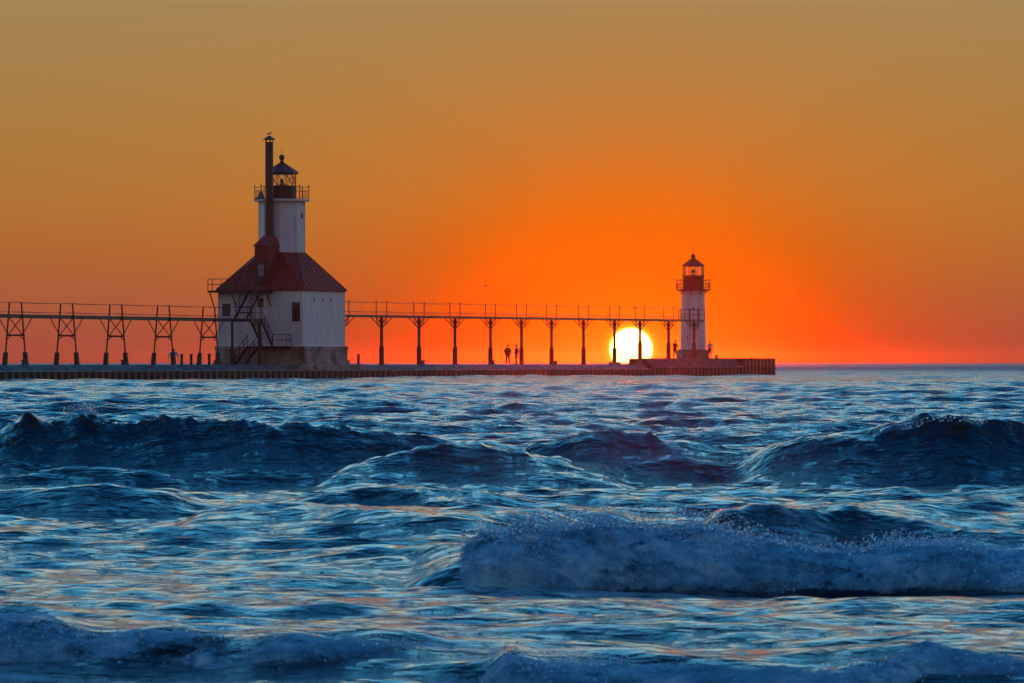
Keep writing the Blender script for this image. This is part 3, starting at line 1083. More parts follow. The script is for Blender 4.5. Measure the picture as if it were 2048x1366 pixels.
for xv in (-1.85, -0.25, 1.25):
    b = MB()
    pr = [(0.13 * math.cos(a), 0.23 * math.sin(a)) for a in [i * math.pi / 6 for i in range(12)]]
    n = 12
    vs = [(xv + x, -HW - 0.03, Z(6.55) + z) for x, z in pr] + [(xv + x, -HW + 0.02, Z(6.55) + z) for x, z in pr]
    b.add(vs, [tuple(range(n))[::-1], tuple(range(n, 2 * n))] + [(i, (i + 1) % n, n + (i + 1) % n, n + i) for i in range(n)])
    port = b.build('porthole', M_TRIM, inner)
    b = MB()
    vs = [(xv + x * .72, -HW - 0.04, Z(6.55) + z * .8) for x, z in pr] + [(xv + x * .72, -HW - 0.031, Z(6.55) + z * .8) for x, z in pr]
    b.add(vs, [tuple(range(n))[::-1], tuple(range(n, 2 * n))] + [(i, (i + 1) % n, n + (i + 1) % n, n + i) for i in range(n)])
    b.build('pane', M_DARKGLASS, port)
# a walled-up hatch on the lake side
b = MB()
x0_, x1_, z0_, z1_ = -0.70, 0.55, 3.72, 4.50
for (xa, xb, za, zb) in ((x0_, x1_, z1_ - .05, z1_), (x0_, x1_, z0_, z0_ + .05), (x0_, x0_ + .06, z0_ + .05, z1_ - .05), (x1_ - .06, x1_, z0_ + .05, z1_ - .05)):
    b.box(xa, xb, -HW - 0.025, -HW + 0.01, Z(za), Z(zb))
b.build('hatch_frame', M_TRIM, wall)
# roof: a square eave drawn in to the octagon of the tower
AP = 1.75
hs = AP * math.tan(math.pi / 8)
OCT = [(-AP, -hs), (-hs, -AP), (hs, -AP), (AP, -hs), (AP, hs), (hs, AP), (-hs, AP), (-AP, hs)]
EV = HW + 0.14
zr0, zr1 = 7.36, 10.42
eav = [(-EV, -EV, Z(zr0)), (EV, -EV, Z(zr0)), (EV, EV, Z(zr0)), (-EV, EV, Z(zr0))]
top = [(x, y, Z(zr1)) for x, y in OCT]
vs = eav + top + [(x, y, Z(zr0 - 0.10)) for x, y, _ in eav]
fs = [(0, 4, 5), (0, 1, 6, 5), (1, 6, 7), (1, 2, 8, 7), (2, 8, 9), (2, 3, 10, 9), (3, 10, 11), (3, 0, 4, 11),
      tuple(range(4, 12)), (12, 13, 14, 15), (0, 1, 13, 12), (1, 2, 14, 13), (2, 3, 15, 14), (3, 0, 12, 15)]
roof = MB().add(vs, fs).build('roof', M_ROOF, inner)
b = MB()
b.box(-EV - .05, EV + .05, -EV - .05, EV + .05, Z(zr0 - .11), Z(zr0 - 0.03))
b.build('gutter', M_REDP, roof)


def seam(p, q):
    MB().bar(Vector(p) + Vector((0, 0, .02)), Vector(q) + Vector((0, 0, .02)), 0.045, 0.07).build('seam', M_ROOF, roof)


for side in range(4):
    a = side * math.pi / 2
    rot = lambda p: (p[0] * math.cos(a) - p[1] * math.sin(a), p[0] * math.sin(a) + p[1] * math.cos(a), p[2])
    # hips
    seam(rot((EV, -EV, Z(zr0))), rot((hs, -AP, Z(zr1))))
    seam(rot((EV, -EV, Z(zr0))), rot((AP, -hs, Z(zr1))))
    for t in (-0.8, -0.6, -0.4, -0.2, 0.0, 0.2, 0.4, 0.6, 0.8):
        xe = EV * t
        if side == 3 and abs(t) < 0.25:
            continue
        if abs(xe) <= hs:
            seam(rot((xe, -EV, Z(zr0))), rot((xe, -AP, Z(zr1))))
        else:
            f = (EV - abs(xe)) / (EV - hs)      # meets the hip
            seam(rot((xe, -EV, Z(zr0))), rot((xe, -EV + (EV - AP) * f, Z(zr0 + (zr1 - zr0) * f))))
# tower: eight flat plates
tower = MB().prism(OCT, Z(10.3), Z(14.62)).build('tower', M_WHITE, inner)
for i in range(8):
    p, q = Vector((*OCT[i], 0)), Vector((*OCT[(i + 1) % 8], 0))
    nrm = Vector(((p + q).x, (p + q).y, 0)).normalized() * 0.012
    for z in (12.05, 13.4):
        MB().bar(p + nrm + Vector((0, 0, Z(z))), q + nrm + Vector((0, 0, Z(z))), 0.03, 0.05).build('plate_joint', M_WHITE2, tower)
for x, y in OCT:
    MB().bar((x, y, Z(10.42)), (x, y, Z(14.6)), 0.06).build('corner_strip', M_TRIM, tower)
b = MB()
pr = [(0.15 * math.cos(i * math.pi / 6), 0.24 * math.sin(i * math.pi / 6)) for i in range(12)]
vs = [(0.15 + x, -AP - 0.04, Z(13.45) + z) for x, z in pr] + [(0.15 + x, -AP + 0.02, Z(13.45) + z) for x, z in pr]
b.add(vs, [tuple(range(12))[::-1], tuple(range(12, 24))] + [(i, (i + 1) % 12, 12 + (i + 1) % 12, 12 + i) for i in range(12)])
b.build('porthole', M_DARKGLASS, tower)


def oct_pts(ap):
    h_ = ap * math.tan(math.pi / 8)
    return [(-ap, -h_), (-h_, -ap), (h_, -ap), (ap, -h_), (ap, h_), (h_, ap), (-h_, ap), (-ap, h_)]


gal = MB()
gal.prism(oct_pts(2.10), Z(14.62), Z(14.72))
gal.prism(oct_pts(2.16), Z(14.72), Z(14.80))
gallery = gal.build('gallery', M_TRIM, inner)
gp = oct_pts(2.06)


def gallery_rail(par, pts, z0, zt, rail_levels, baluster, post_r, ball):
    m = len(pts)
    for i in range(m):
        p, q = Vector((*pts[i], 0)), Vector((*pts[(i + 1) % m], 0))
        b = MB()
        b.tube([(p.x, p.y, z0), (p.x, p.y, zt)], post_r, 6)
        if ball:
            b.lathe([(0, zt - .02), (post_r * 1.9, zt + .02), (post_r * 2.2, zt + .06), (post_r * 1.6, zt + .10), (0, zt + .12)], 8, (p.x, p.y))
        b.build('rail_post', M_STEEL, par)
        for z in rail_levels:
            MB().tube([(p.x, p.y, z), (q.x, q.y, z)], 0.017, 5).build('rail', M_STEEL, par)
        if baluster:
            n_, za, zb = baluster
            b = MB()
            for k in range(1, n_):
                c = p.lerp(q, k / n_)
                b.tube([(c.x, c.y, za), (c.x, c.y, zb)], 0.012, 5)
            tag(b.build('baluster_panel', M_STEEL, par), kind='stuff')


gallery_rail(gallery, gp, Z(14.78), Z(15.85), (Z(15.80), Z(15.52), Z(14.92)), (6, Z(14.92), Z(15.52)), 0.035, True)
drum = MB().lathe([(1.18, Z(14.78)), (1.18, Z(15.82)), (1.26, Z(15.84)), (1.26, Z(15.92)), (1.15, Z(15.93))], 20).build('lantern_drum', M_BLACK, inner, smooth=True)
for k in range(20):
    a = 2 * math.pi * k / 20
    MB().bar((1.185 * math.cos(a), 1.185 * math.sin(a), Z(14.82)), (1.185 * math.cos(a), 1.185 * math.sin(a), Z(15.80)), 0.03).build('rib', M_BLACK, drum)
lant = MB().lathe([(1.17, Z(16.86)), (1.28, Z(16.87)), (1.28, Z(16.97)), (1.17, Z(16.98))], 20).build('lantern', M_BLACK, inner)
NB = 10
for k in range(NB):
    a0, a1 = 2 * math.pi * k / NB + 0.1, 2 * math.pi * (k + 1) / NB + 0.1
    p0, p1 = (1.15 * math.cos(a0), 1.15 * math.sin(a0)), (1.15 * math.cos(a1), 1.15 * math.sin(a1))
    b = MB()
    zb, zt = Z(15.92), Z(16.87)
    b.bar((*p0, zb), (*p0, zt), 0.035)
    if True:
        b.bar((*p0, zb), (*p1, zt), 0.028)
        b.bar((*p1, zb), (*p0, zt), 0.028)
    b.build('glazing_bar', M_STEEL, lant)
    i0, i1 = Vector((*p0, 0)) * 0.99, Vector((*p1, 0)) * 0.99
    MB().add([(i0.x, i0.y, zb), (i1.x, i1.y, zb), (i1.x, i1.y, zt), (i0.x, i0.y, zt)], [(0, 1, 2, 3)]).build('pane', M_GLASS, lant)
MB().lathe([(0.25, Z(15.9)), (0.2, Z(16.1)), (0.12, Z(16.15)), (0.16, Z(16.3)), (0.16, Z(16.42)), (0.05, Z(16.48))], 10).build('lamp', M_BRASS, lant)
lroof = MB().lathe([(1.40, Z(16.93)), (1.42, Z(17.0)), (1.30, Z(17.07)), (0.75, Z(17.42)), (0.22, Z(17.76)), (0.16, Z(17.82)), (0.20, Z(17.9)), (0.12, Z(17.97)),
                    (0.12, Z(18.05))], 10).build('lantern_roof', M_BLACK, inner)
for k in range(10):
    a = 2 * math.pi * k / 10
    c, s_ = math.cos(a), math.sin(a)
    MB().bar((1.32 * c, 1.32 * s_, Z(17.09)), (0.2 * c, 0.2 * s_, Z(17.80)), 0.04).build('rib', M_BLACK, lroof)
ball = MB().lathe([(0.10, Z(18.02))] + [(0.24 * math.cos(t), Z(18.27) + 0.24 * math.sin(t)) for t in [(-60 + 15 * i) * math.pi / 180 for i in range(10)]], 14).build('ventilator_ball', M_BLACK, inner, smooth=True)
MB().tube([(0, 0, Z(18.48)), (0, 0, Z(19.1))], 0.025, 6, 0.008).build('lightning_rod', M_STEEL, ball)
# dormer with a door and the chimney
dx0, dx1, dy = -3.75, -1.55, 0.60
dz0, dz1 = 7.30, 10.95
dm = MB()
dm.box(dx0, dx1, -dy, dy, Z(dz0), Z(dz1))
dormer = dm.build('dormer', M_REDP, inner)
t0, t1 = -2.62, -1.98
b = MB()
b.hexa([(dx0 - .08, -dy - .08, Z(dz1)), (dx1 + .08, -dy - .08, Z(dz1)), (dx1 + .08, dy + .08, Z(dz1)), (dx0 - .08, dy + .08, Z(dz1)),
        (t0 - .1, -.36, Z(11.72)), (t1 + .1, -.36, Z(11.72)), (t1 + .1, .36, Z(11.72)), (t0 - .1, .36, Z(11.72))])
b.box(dx0 - .1, dx1 + .1, -dy - .1, dy + .1, Z(dz1 - .08), Z(dz1 - .002))
b.build('dormer_roof', M_ROOF, dormer)
b = MB()
b.box(dx0 - .05, dx0 + .01, -.44, .44, Z(7.42), Z(9.62))
dd = b.build('door', M_RUST, dormer)
for i in range(2):
    for j in range(2):
        MB().box(dx0 - .065, dx0 - .051, -.26 + .27 * i, -.02 + .27 * i, Z(8.42 + .5 * j), Z(8.88 + .5 * j)).build('door_pane', M_BLUEBOX, dormer)
cx, cy = (t0 + t1) / 2, 0.0
ch = MB().lathe([(0.42, Z(11.70)), (0.42, Z(11.80)), (0.33, Z(11.86)), (0.33, Z(14.2)), (0.345, Z(14.21)), (0.345, Z(14.26)), (0.33, Z(14.27)), (0.33, Z(17.2)), (0.345, Z(17.21)), (0.345, Z(17.26)), (0.33, Z(17.27)), (0.33, Z(19.35)), (0.36, Z(19.36)),
                 (0.36, Z(19.42)), (0.29, Z(19.43))], 18, (cx, cy)).build('chimney', M_STEEL, inner, smooth=True)
for k in range(5):
    a = 2 * math.pi * k / 5 + .3
    MB().bar((cx + .3 * math.cos(a), cy + .3 * math.sin(a), Z(19.40)), (cx + .3 * math.cos(a), cy + .3 * math.sin(a), Z(19.66)), 0.05).build('cap_leg', M_STEEL, ch)
MB().lathe([(0.50, Z(19.62)), (0.52, Z(19.66)), (0.02, Z(19.98))], 14, (cx, cy)).build('chimney_cap', M_STEEL, ch)

# equipment on the gallery beside the chimney
eq = thing('fog_signal', -1.45, 1.05, 14.8, 'small blue-grey slanted box standing on the gallery of the taller lighthouse', 'equipment')
b = MB()
b.hexa([(-.22, -.28, 0), (.22, -.28, 0), (.22, .28, 0), (-.22, .28, 0), (-.05, -.1, .62), (.15, -.1, .62), (.15, .1, .62), (-.05, .1, .62)])
b.build('housing', M_BLUEBOX, eq)
MB().box(-.3, .3, -.4, .42, -.02, .10).build('base', M_STEEL, eq)

# ------------------------------------------------------------------ stairs and landings on the inner light
CZ = 4.92                                   # walkway height on the shore side
st = thing('staircase', -6, -0.10, 1.2, 'black steel staircase zigzagging up the front of the white lighthouse', 'staircase')
SX = lambda x: x + 6.0


def stair(x0, z0, x1, z1, y, w, rails=True):
    """flight from (x0,z0) to (x1,z1) along the pier, centred on y"""
    n = max(3, int(abs(z1 - z0) / 0.20))
    p0, p1 = Vector((SX(x0), 0, Z(z0))), Vector((SX(x1), 0, Z(z1)))
    fl = MB()
    for sgn in (-1, 1):
        o_ = Vector((0, y + sgn * w / 2, 0))
        fl.bar(p0 + o_, p1 + o_, 0.06, 0.24)
    flight = fl.build('flight', M_STEEL, st)
    for i in range(1, n):
        c = p0.lerp(p1, i / n)
        MB().box(c.x - .13, c.x + .13, y - w / 2 + .031, y + w / 2 - .031, c.z + .02, c.z + .055).build('tread', M_STEEL, flight)
    if rails:
        for sgn in (-1, 1):
            b = MB()
            o_ = Vector((0, y + sgn * w / 2, 0))
            for hgt in (0.55, 0.98):
                b.tube([p0 + o_ + Vector((0, 0, hgt)), p1 + o_ + Vector((0, 0, hgt))], 0.032, 6)
            for t in (0.03, 0.35, 0.66, 0.97):
                c = p0.lerp(p1, t) + o_
                b.tube([c, c + Vector((0, 0, 0.98))], 0.028, 6)
            b.build('handrail', M_STEEL, flight)
    return flight


def railing(pts, z, par, h=0.95, levels=(0.5, 0.95), step=1.1):
    b = MB()
    for p, q in zip(pts[:-1], pts[1:]):
        p, q = Vector((SX(p[0]), p[1], Z(z))), Vector((SX(q[0]), q[1], Z(z)))
        for l in levels:
            b.tube([p + Vector((0, 0, l)), q + Vector((0, 0, l))], 0.032, 6)
        n = max(1, round((q - p).length / step))
        for i in range(n + 1):
            c = p.lerp(q, i / n)
            b.tube([c, c + Vector((0, 0, h))], 0.03, 6)
    return b.build('railing', M_STEEL, par)


def slab(x0, x1, y0, y1, z, t=0.16):
    return MB().box(SX(x0), SX(x1), y0, y1, Z(z - t), Z(z)).build('landing', M_STEEL, st)


up = slab(-4.75, -HW - 0.02, -1.15, 4.35, 7.26)
railing([(-4.72, 0.62), (-4.72, 4.32), (-HW - 0.08, 4.32)], 7.26, up)
railing([(-4.72, -0.62), (-4.72, -1.12), (-HW - 0.08, -1.12)], 7.26, up)
b = MB()
for y in (4.2, 2.2, -1.0):
    b.bar((SX(-4.6), y, Z(7.1)), (SX(-HW - .02), y, Z(5.95)), 0.07)
b.build('bracket', M_STEEL, up)
stair(-7.3, CZ, -4.7, 7.22, 0.0, 1.08)
lw = slab(-9.0, -7.0, -1.75, 0.62, CZ, 0.24)
mid2 = slab(-7.0, -HW - .02, -0.30, 0.62, CZ - 0.003, 0.14)
railing([(-8.9, -0.62), (-8.9, -1.70), (-7.2, -1.70)], CZ, lw)
railing([(-6.9, 0.58), (-4.2, 0.58)], CZ, mid2)
stair(-7.05, CZ - .05, -4.95, 2.74, -1.22, 0.95)
ld = slab(-5.0, -4.12, -3.0, 0.6, 2.72, 0.12)
railing([(-4.98, -1.75), (-4.98, -2.95), (-4.15, -2.95)], 2.72, ld)
stair(-4.95, 2.68, -7.3, 1.24, 0.05, 0.95)
MB().tube([(SX(-8.3), 0.25, Z(1.18)), (SX(-8.3), 0.25, Z(CZ - .1))], 0.11, 8).build('support_post', M_STEEL, st)
MB().tube([(SX(-7.2), -1.68, Z(1.18)), (SX(-7.2), -1.68, Z(CZ - .1))], 0.12, 8).build('support_post', M_STEEL, st)
MB().box(SX(-8.45), SX(-8.15), 0.10, 0.40, Z(1.17), Z(2.5)).build('post_jacket', M_RUST, st)
MB().box(SX(-7.35), SX(-7.05), -1.83, -1.53, Z(1.17), Z(2.7)).build('post_jacket', M_RUST, st)
for y in (0.45, -0.45):
    MB().tube([(SX(-4.85), y, Z(1.18)), (SX(-4.85), y, Z(2.62))], 0.05, 6).build('support_post', M_STEEL, st)

# ------------------------------------------------------------------ catwalk from the shore
cw = thing('catwalk', -28, 0, 1.2, 'raised iron catwalk on splayed two-legged braced frames, shoreward of the white lighthouse', 'catwalk')
CX = lambda x: x + 28.0
ZT = CZ - 1.2


def sag(p, q, r, drop, n=6):
    pts = []
    for i in range(n + 1):
        t = i / n
        c = Vector(p).lerp(Vector(q), t)
        c.z -= drop * 4 * t * (1 - t)
        pts.append(c)
    return pts


bents = [-58.9, -51.2, -43.5, -35.8, -28.1, -20.35, -12.65]
MB().box(CX(-66), CX(-9.02), -0.46, 0.46, ZT - 0.07, ZT).build('deck', M_WOOD, cw)
for y in (-0.5, 0.5):
    MB().box(CX(-66), CX(-9.02), y - 0.04, y + 0.04, ZT - 0.24, ZT + 0.02).build('stringer', M_STEEL, cw)
legs = {}
for s_b in bents:
    fr = bpy.data.objects.new('support_frame', None)
    COL.objects.link(fr)
    fr.parent = cw
    fr.location = (CX(s_b), 0, 0)
    for sg in (-1, 1):
        yA, yB = 0.90 * sg, 0.50 * sg          # foot, rail top
        at_ = lambda z: yA + (yB - yA) * (z / 4.65)
        MB().tube([(0, at_(0.6), 0.6), (0, at_(ZT), ZT), (0, at_(4.62), 4.62)], 0.062, 8).build('leg', M_STEEL, fr)
        MB().hexa([(-.15, at_(0) - .15, -.02), (.15, at_(0) - .15, -.02), (.15, at_(0) + .15, -.02), (-.15, at_(0) + .15, -.02),
                   (-.13, at_(.95) - .13, .95), (.13, at_(.95) - .13, .95), (.13, at_(.95) + .13, .95), (-.13, at_(.95) + .13, .95)]).build('leg_jacket', M_RUST, fr)
        MB().bar((0.0, at_(2.2) * .82, 2.22), (1.45 * -sg, at_(ZT - .2), ZT - .2), 0.05).build('knee_brace', M_STEEL, fr)
        MB().bar((0, at_(1.9), 1.88), (0, at_(2.2) * .45, 2.2), 0.06).build('gusset', M_STEEL, fr)
        MB().bar((0.03 * sg, at_(2.2) * .92, 2.2), (0.03 * sg, -at_(ZT - .12), ZT - .12), 0.055).build('cross_brace', M_STEEL, fr)
    MB().box(-.05, .05, -at_(2.2) if at_(2.2) > 0 else at_(2.2), abs(at_(2.2)), 2.14, 2.27).build('cross_beam', M_STEEL, fr)
tops = [-66] + bents + [-8.9]
for y in (-0.5, 0.5):
    for lvl in (0.92, 0.22):
        b = MB()
        pts = []
        for a, c in zip(tops[:-1], tops[1:]):
            pts += sag((CX(a), y * (1.0 if lvl > .5 else 1.12), ZT + lvl), (CX(c), y * (1.0 if lvl > .5 else 1.12), ZT + lvl), 0.01, 0.05)[:-1]
        pts.append(Vector((CX(tops[-1]), y, ZT + lvl)))
        b.tube(pts, 0.016, 5)
        b.build('railing_cable', M_STEEL, cw)

# ------------------------------------------------------------------ catwalk between the two lights
cols_px = [763, 838, 910, 981, 1043, 1103, 1167, 1229, 1280, 1337, 1388]
cs = [4.6, 12.0] + [s_at(p) for p in cols_px]
zc = lambda s: 5.44 + (s - 12) * 0.0032
cw2 = thing('catwalk', 50, 0, 1.2, 'raised iron catwalk on single columns with bracketed heads, linking the two lighthouses', 'catwalk')
CX2 = lambda x: x - 50.0
send = cs[-1] + 1.4
for a, c in zip(cs[:-1] + [cs[-1]], cs[1:] + [send]):
    MB().hexa([(CX2(a), -.45, Z(zc(a)) - .06), (CX2(c), -.45, Z(zc(c)) - .06), (CX2(c), .45, Z(zc(c)) - .06), (CX2(a), .45, Z(zc(a)) - .06),
               (CX2(a), -.45, Z(zc(a))), (CX2(c), -.45, Z(zc(c))), (CX2(c), .45, Z(zc(c))), (CX2(a), .45, Z(zc(a)))]).build('deck', M_WOOD, cw2)
    for y in (-.49, .49):
        MB().bar((CX2(a), y, Z(zc(a)) - .10), (CX2(c), y, Z(zc(c)) - .10), 0.07, 0.20).build('stringer', M_STEEL, cw2)
for i, s_b in enumerate(cs):
    g0 = (1.79 if s_b > s_at(1270) else 1.19) - 1.2
    zd = Z(zc(s_b))
    fr = bpy.data.objects.new('support_column', None)
    COL.objects.link(fr)
    fr.parent = cw2
    fr.location = (CX2(s_b), 0, 0)
    MB().tube([(0, 0, g0), (0, 0, zd - .18)], 0.135, 12).build('shaft', M_RUST, fr, smooth=True)
    MB().lathe([(.22, g0 - .02), (.21, g0 + 1.55), (.14, g0 + 1.6)], 8, phase=.39).build('column_jacket', M_RUST, fr)
    for sg in (-1, 1):
        # railing post carried down below the deck and curved in to the column
        MB().tube([(0, .11 * sg, zd - 1.02), (0, .28 * sg, zd - .85), (0, .44 * sg, zd - .55), (0, .50 * sg, zd - .2), (0, .50 * sg, zd + 1.16)], 0.038, 7).build('railing_post', M_STEEL, fr)
        MB().lathe([(.05, zd + 1.14), (.065, zd + 1.18), (.03, zd + 1.22)], 8, (0, .5 * sg)).build('post_cap', M_STEEL, fr)
        MB().bar((0, .1 * sg, zd - .75), (0, .45 * sg, zd - .18), 0.05).build('bracket_strut', M_STEEL, fr)
        MB().bar((0, .1 * sg, zd - .55), (0, .44 * sg, zd - .55), 0.035).build('bracket_tie', M_STEEL, fr)
        MB().bar((.10 * sg, 0, zd - 1.12), (1.50 * sg, .3 * -sg, zd - .18), 0.055).build('knee_brace', M_STEEL, fr)
        MB().bar((.10 * sg, 0, zd - .62), (.62 * sg, .2 * -sg, zd - .18), 0.04).build('bracket_strut', M_STEEL, fr)
        MB().bar((.10 * sg, 0, zd - .72), (.70 * sg, .13 * -sg, zd - .72), 0.03).build('bracket_tie', M_STEEL, fr)
for y in (-0.5, 0.5):
    for lvl in (1.12, 0.32, 0.20):
        pts = []
        for a, c in zip(cs[:-1], cs[1:]):
            pts += sag((CX2(a), y, Z(zc(a)) + lvl), (CX2(c), y, Z(zc(c)) + lvl), 0.01, 0.06)[:-1]
        pts.append(Vector((CX2(cs[-1]), y, Z(zc(cs[-1])) + lvl)))
        if lvl == 0.20 and y < 0:
            continue
        MB().tube(pts, 0.015, 5).build('railing_cable', M_STEEL, cw2)
# end platform with a pipe railing
e0, e1, ez = cs[-1] - 2.6, send, Z(zc(send))
b = MB()
for (pa, pb) in (((e0, -.62), (e1, -.62)), ((e1, -.62), (e1, .62)), ((e0 + 1.6, .62), (e1, .62)), ((e0, .62), (e0 + .9, .62))):
    for l in (.5, 1.0):
        b.tube([(CX2(pa[0]), pa[1], ez + l), (CX2(pb[0]), pb[1], ez + l)], 0.035, 6)
    for t in (0, .5, 1):
        xx_, yy_ = pa[0] + (pb[0] - pa[0]) * t, pa[1] + (pb[1] - pa[1]) * t
        b.tube([(CX2(xx_), yy_, ez - .1), (CX2(xx_), yy_, ez + 1.0)], 0.035, 6)
b.build('end_railing', M_STEEL, cw2)
MB().box(CX2(e0), CX2(e1), -.66, .66, ez - .16, ez - .05).build('end_platform', M_STEEL, cw2)

# ------------------------------------------------------------------ outer lighthouse
OS, OY = 97.0, 1.75
OS = s_at(1386.5, OY)
outer = thing('lighthouse', OS, OY, 1.79, 'short round white lighthouse with dark red lantern drum at the end of the pier', 'lighthouse')
G = lambda z: z - 1.79
pxm = F / P(OS, OY).y
zy = lambda py: CAMH + (HOR - py) / pxm - 1.79
oct_b = oct_pts(1.52)
fnd = MB().prism(oct_b, -0.03, zy(700.5)).build('foundation', M_CONC, outer)
rb_, rt_ = 25.5 / pxm, 22.6 / pxm
lev = [700.5, 676, 656.5, 637.5, 619, 601, 582]
twr = MB()
prof = []
for i, (a, c) in enumerate(zip(lev[:-1], lev[1:])):
    r0 = rb_ + (rt_ - rb_) * i / (len(lev) - 1)
    r1 = rb_ + (rt_ - rb_) * (i + 0.8) / (len(lev) - 1)
    prof += [(r0 + .018, zy(a)), (r1 + .018, zy(c) - .004), (r1 - .01, zy(c) - .002)]
twr.lathe(prof, 28)
tw = twr.build('tower', M_WHITE2, outer, smooth=True)
# door and hatch in the tower's shell, facing the shore
va = math.pi + 0.25
def shell_panel(z0, z1, a0, a1, r0, r1, dep, name, m_, par):
    b = MB()
    n = 5
    vs = []
    for dd_ in (dep, -0.02):
        for zz_, rr_ in ((z0, r0), (z1, r1)):
            for i in range(n):
                a = a0 + (a1 - a0) * i / (n - 1)
                vs.append(((rr_ + dd_) * math.cos(a), (rr_ + dd_) * math.sin(a), zz_))
    f_ = []
    for i in range(n - 1):
        f_ += [(i, i + 1, n + i + 1, n + i), (2 * n + i, 3 * n + i, 3 * n + i + 1, 2 * n + i + 1), (i, 2 * n + i, 2 * n + i + 1, i + 1),
               (n + i, n + i + 1, 3 * n + i + 1, 3 * n + i)]
    f_ += [(0, n, 3 * n, 2 * n), (n - 1, 3 * n - 1, 4 * n - 1, 2 * n - 1)]
    return b.add(vs, f_).build(name, m_, par)


tr_ = lambda z: rb_ + (rt_ - rb_) * (z - zy(700.5)) / (zy(582) - zy(700.5))
d1 = shell_panel(zy(698), zy(658), va - .12, va + .52, tr_(zy(698)) + .02, tr_(zy(658)) + .02, .045, 'door', M_TRIM, outer)
d2 = shell_panel(zy(637), zy(602), va - .10, va + .5, tr_(zy(637)) + .02, tr_(zy(602)) + .02, .045, 'door', M_TRIM, outer)
MB().box(-tr_(zy(677)) - .16, -tr_(zy(677)) + .02, .05, .2, zy(678), zy(674)).build('handle', M_STEEL, d1)
MB().box(-tr_(zy(619)) - .16, -tr_(zy(619)) + .02, -.6, -.42, zy(620), zy(617)).build('wall_lamp', M_STEEL, tw)
gl2 = MB().lathe([(rt_ + .02, zy(583)), (1.80, zy(581.5)), (1.80, zy(580)), (rt_, zy(579.6))], 16).build('gallery', M_STEEL, outer)
gpts = [(1.74 * math.cos(2 * math.pi * i / 10 + .2), 1.74 * math.sin(2 * math.pi * i / 10 + .2)) for i in range(10)]
gallery_rail(gl2, gpts, zy(580.2), zy(562), (zy(562.5), zy(568), zy(577)), (5, zy(577), zy(568)), 0.032, True)
for i in range(8):
    a = 2 * math.pi * i / 8 + .2
    MB().tube([(1.65 * math.cos(a), 1.65 * math.sin(a), zy(581.5)), (1.35 * math.cos(a), 1.35 * math.sin(a), zy(586)), ((rt_ + .02) * math.cos(a), (rt_ + .02) * math.sin(a), zy(590))], 0.045, 6).build('bracket', M_STEEL, gl2)
dr2 = MB().lathe([(21.5 / pxm, zy(580)), (21.5 / pxm, zy(554)), (23 / pxm, zy(553.6)), (23 / pxm, zy(552.4)), (21 / pxm, zy(552.3))], 24).build('lantern_drum', M_REDP, outer, smooth=True)
ln2 = MB().lathe([(21 / pxm, zy(534.2)), (23.2 / pxm, zy(533.8)), (23.2 / pxm, zy(532.6)), (21 / pxm, zy(532.4))], 16).build('lantern', M_REDP, outer)
for k in range(10):
    a0, a1 = 2 * math.pi * k / 10 + .15, 2 * math.pi * (k + 1) / 10 + .15
    r_ = 20.5 / pxm
    MB().bar((r_ * math.cos(a0), r_ * math.sin(a0), zy(552.5)), (r_ * math.cos(a0), r_ * math.sin(a0), zy(534)), 0.05).build('glazing_bar', M_STEEL, ln2)
    q = r_ * .99
    MB().add([(q * math.cos(a0), q * math.sin(a0), zy(552.4)), (q * math.cos(a1), q * math.sin(a1), zy(552.4)), (q * math.cos(a1), q * math.sin(a1), zy(534)),
              (q * math.cos(a0), q * math.sin(a0), zy(534))], [(0, 1, 2, 3)]).build('pane', M_GLASS, ln2)
MB().lathe([(.23, zy(552.5)), (.22, zy(550)), (.06, zy(549.6)), (.06, zy(547.5)), (.12, zy(547.2)), (.18, zy(545.5)), (.19, zy(541.5)), (.10, zy(540.4)), (.02, zy(539.8)), (.015, zy(534))], 12).build('lamp', M_BRASS, ln2)
lr2 = MB().lathe([(23.4 / pxm, zy(533.2)), (23.6 / pxm, zy(532.2)), (13 / pxm, zy(526)), (5 / pxm, zy(520)), (3 / pxm, zy(517.5))], 8).build('lantern_roof', M_REDP, outer)
for k in range(8):
    a = 2 * math.pi * k / 8
    c, s_ = math.cos(a), math.sin(a)
    MB().bar((23.2 / pxm * c, 23.2 / pxm * s_, zy(532)), (3.5 / pxm * c, 3.5 / pxm * s_, zy(518.3)), .045).build('rib', M_REDP, lr2)
cb = zy(513.2)
bl2 = MB().lathe([(.10, zy(518))] + [(.23 * math.cos(t), cb + .23 * math.sin(t)) for t in [(-65 + 15 * i) * math.pi / 180 for i in range(11)]], 14).build('ventilator_ball', M_REDP, outer, smooth=True)
MB().tube([(0, 0, cb + .2), (0, 0, zy(497.5))], .025, 6, .008).build('lightning_rod', M_STEEL, bl2)

# ------------------------------------------------------------------ bollards and posts
def post(px, y, z, h, label, r=0.11):
    s_ = s_at(px, y)
    t_ = thing('mooring_post', s_, y, z, label, 'post', 'posts along the pier')
    MB().lathe([(r, -.03), (r * .95, h - .08)], 9).build('shaft', M_WOOD, t_)
    MB().lathe([(r * 1.35, h - .08), (r * 1.4, h - .02), (r * .7, h + .02)], 9).build('cap', M_BOLL, t_)


def bollard(px, y, z, h, label):
    s_ = s_at(px, y)
    t_ = thing('bollard', s_, y, z, label, 'bollard', 'bollards on the pier')
    MB().lathe([(.22, -.02), (.20, .04), (.145, .07), (.13, h * .75)], 10).build('barrel', M_BOLL, t_, smooth=True)
    MB().lathe([(.13, h * .75), (.22, h * .82), (.24, h * .95), (.15, h)], 10).build('head', M_BOLL, t_, smooth=True)


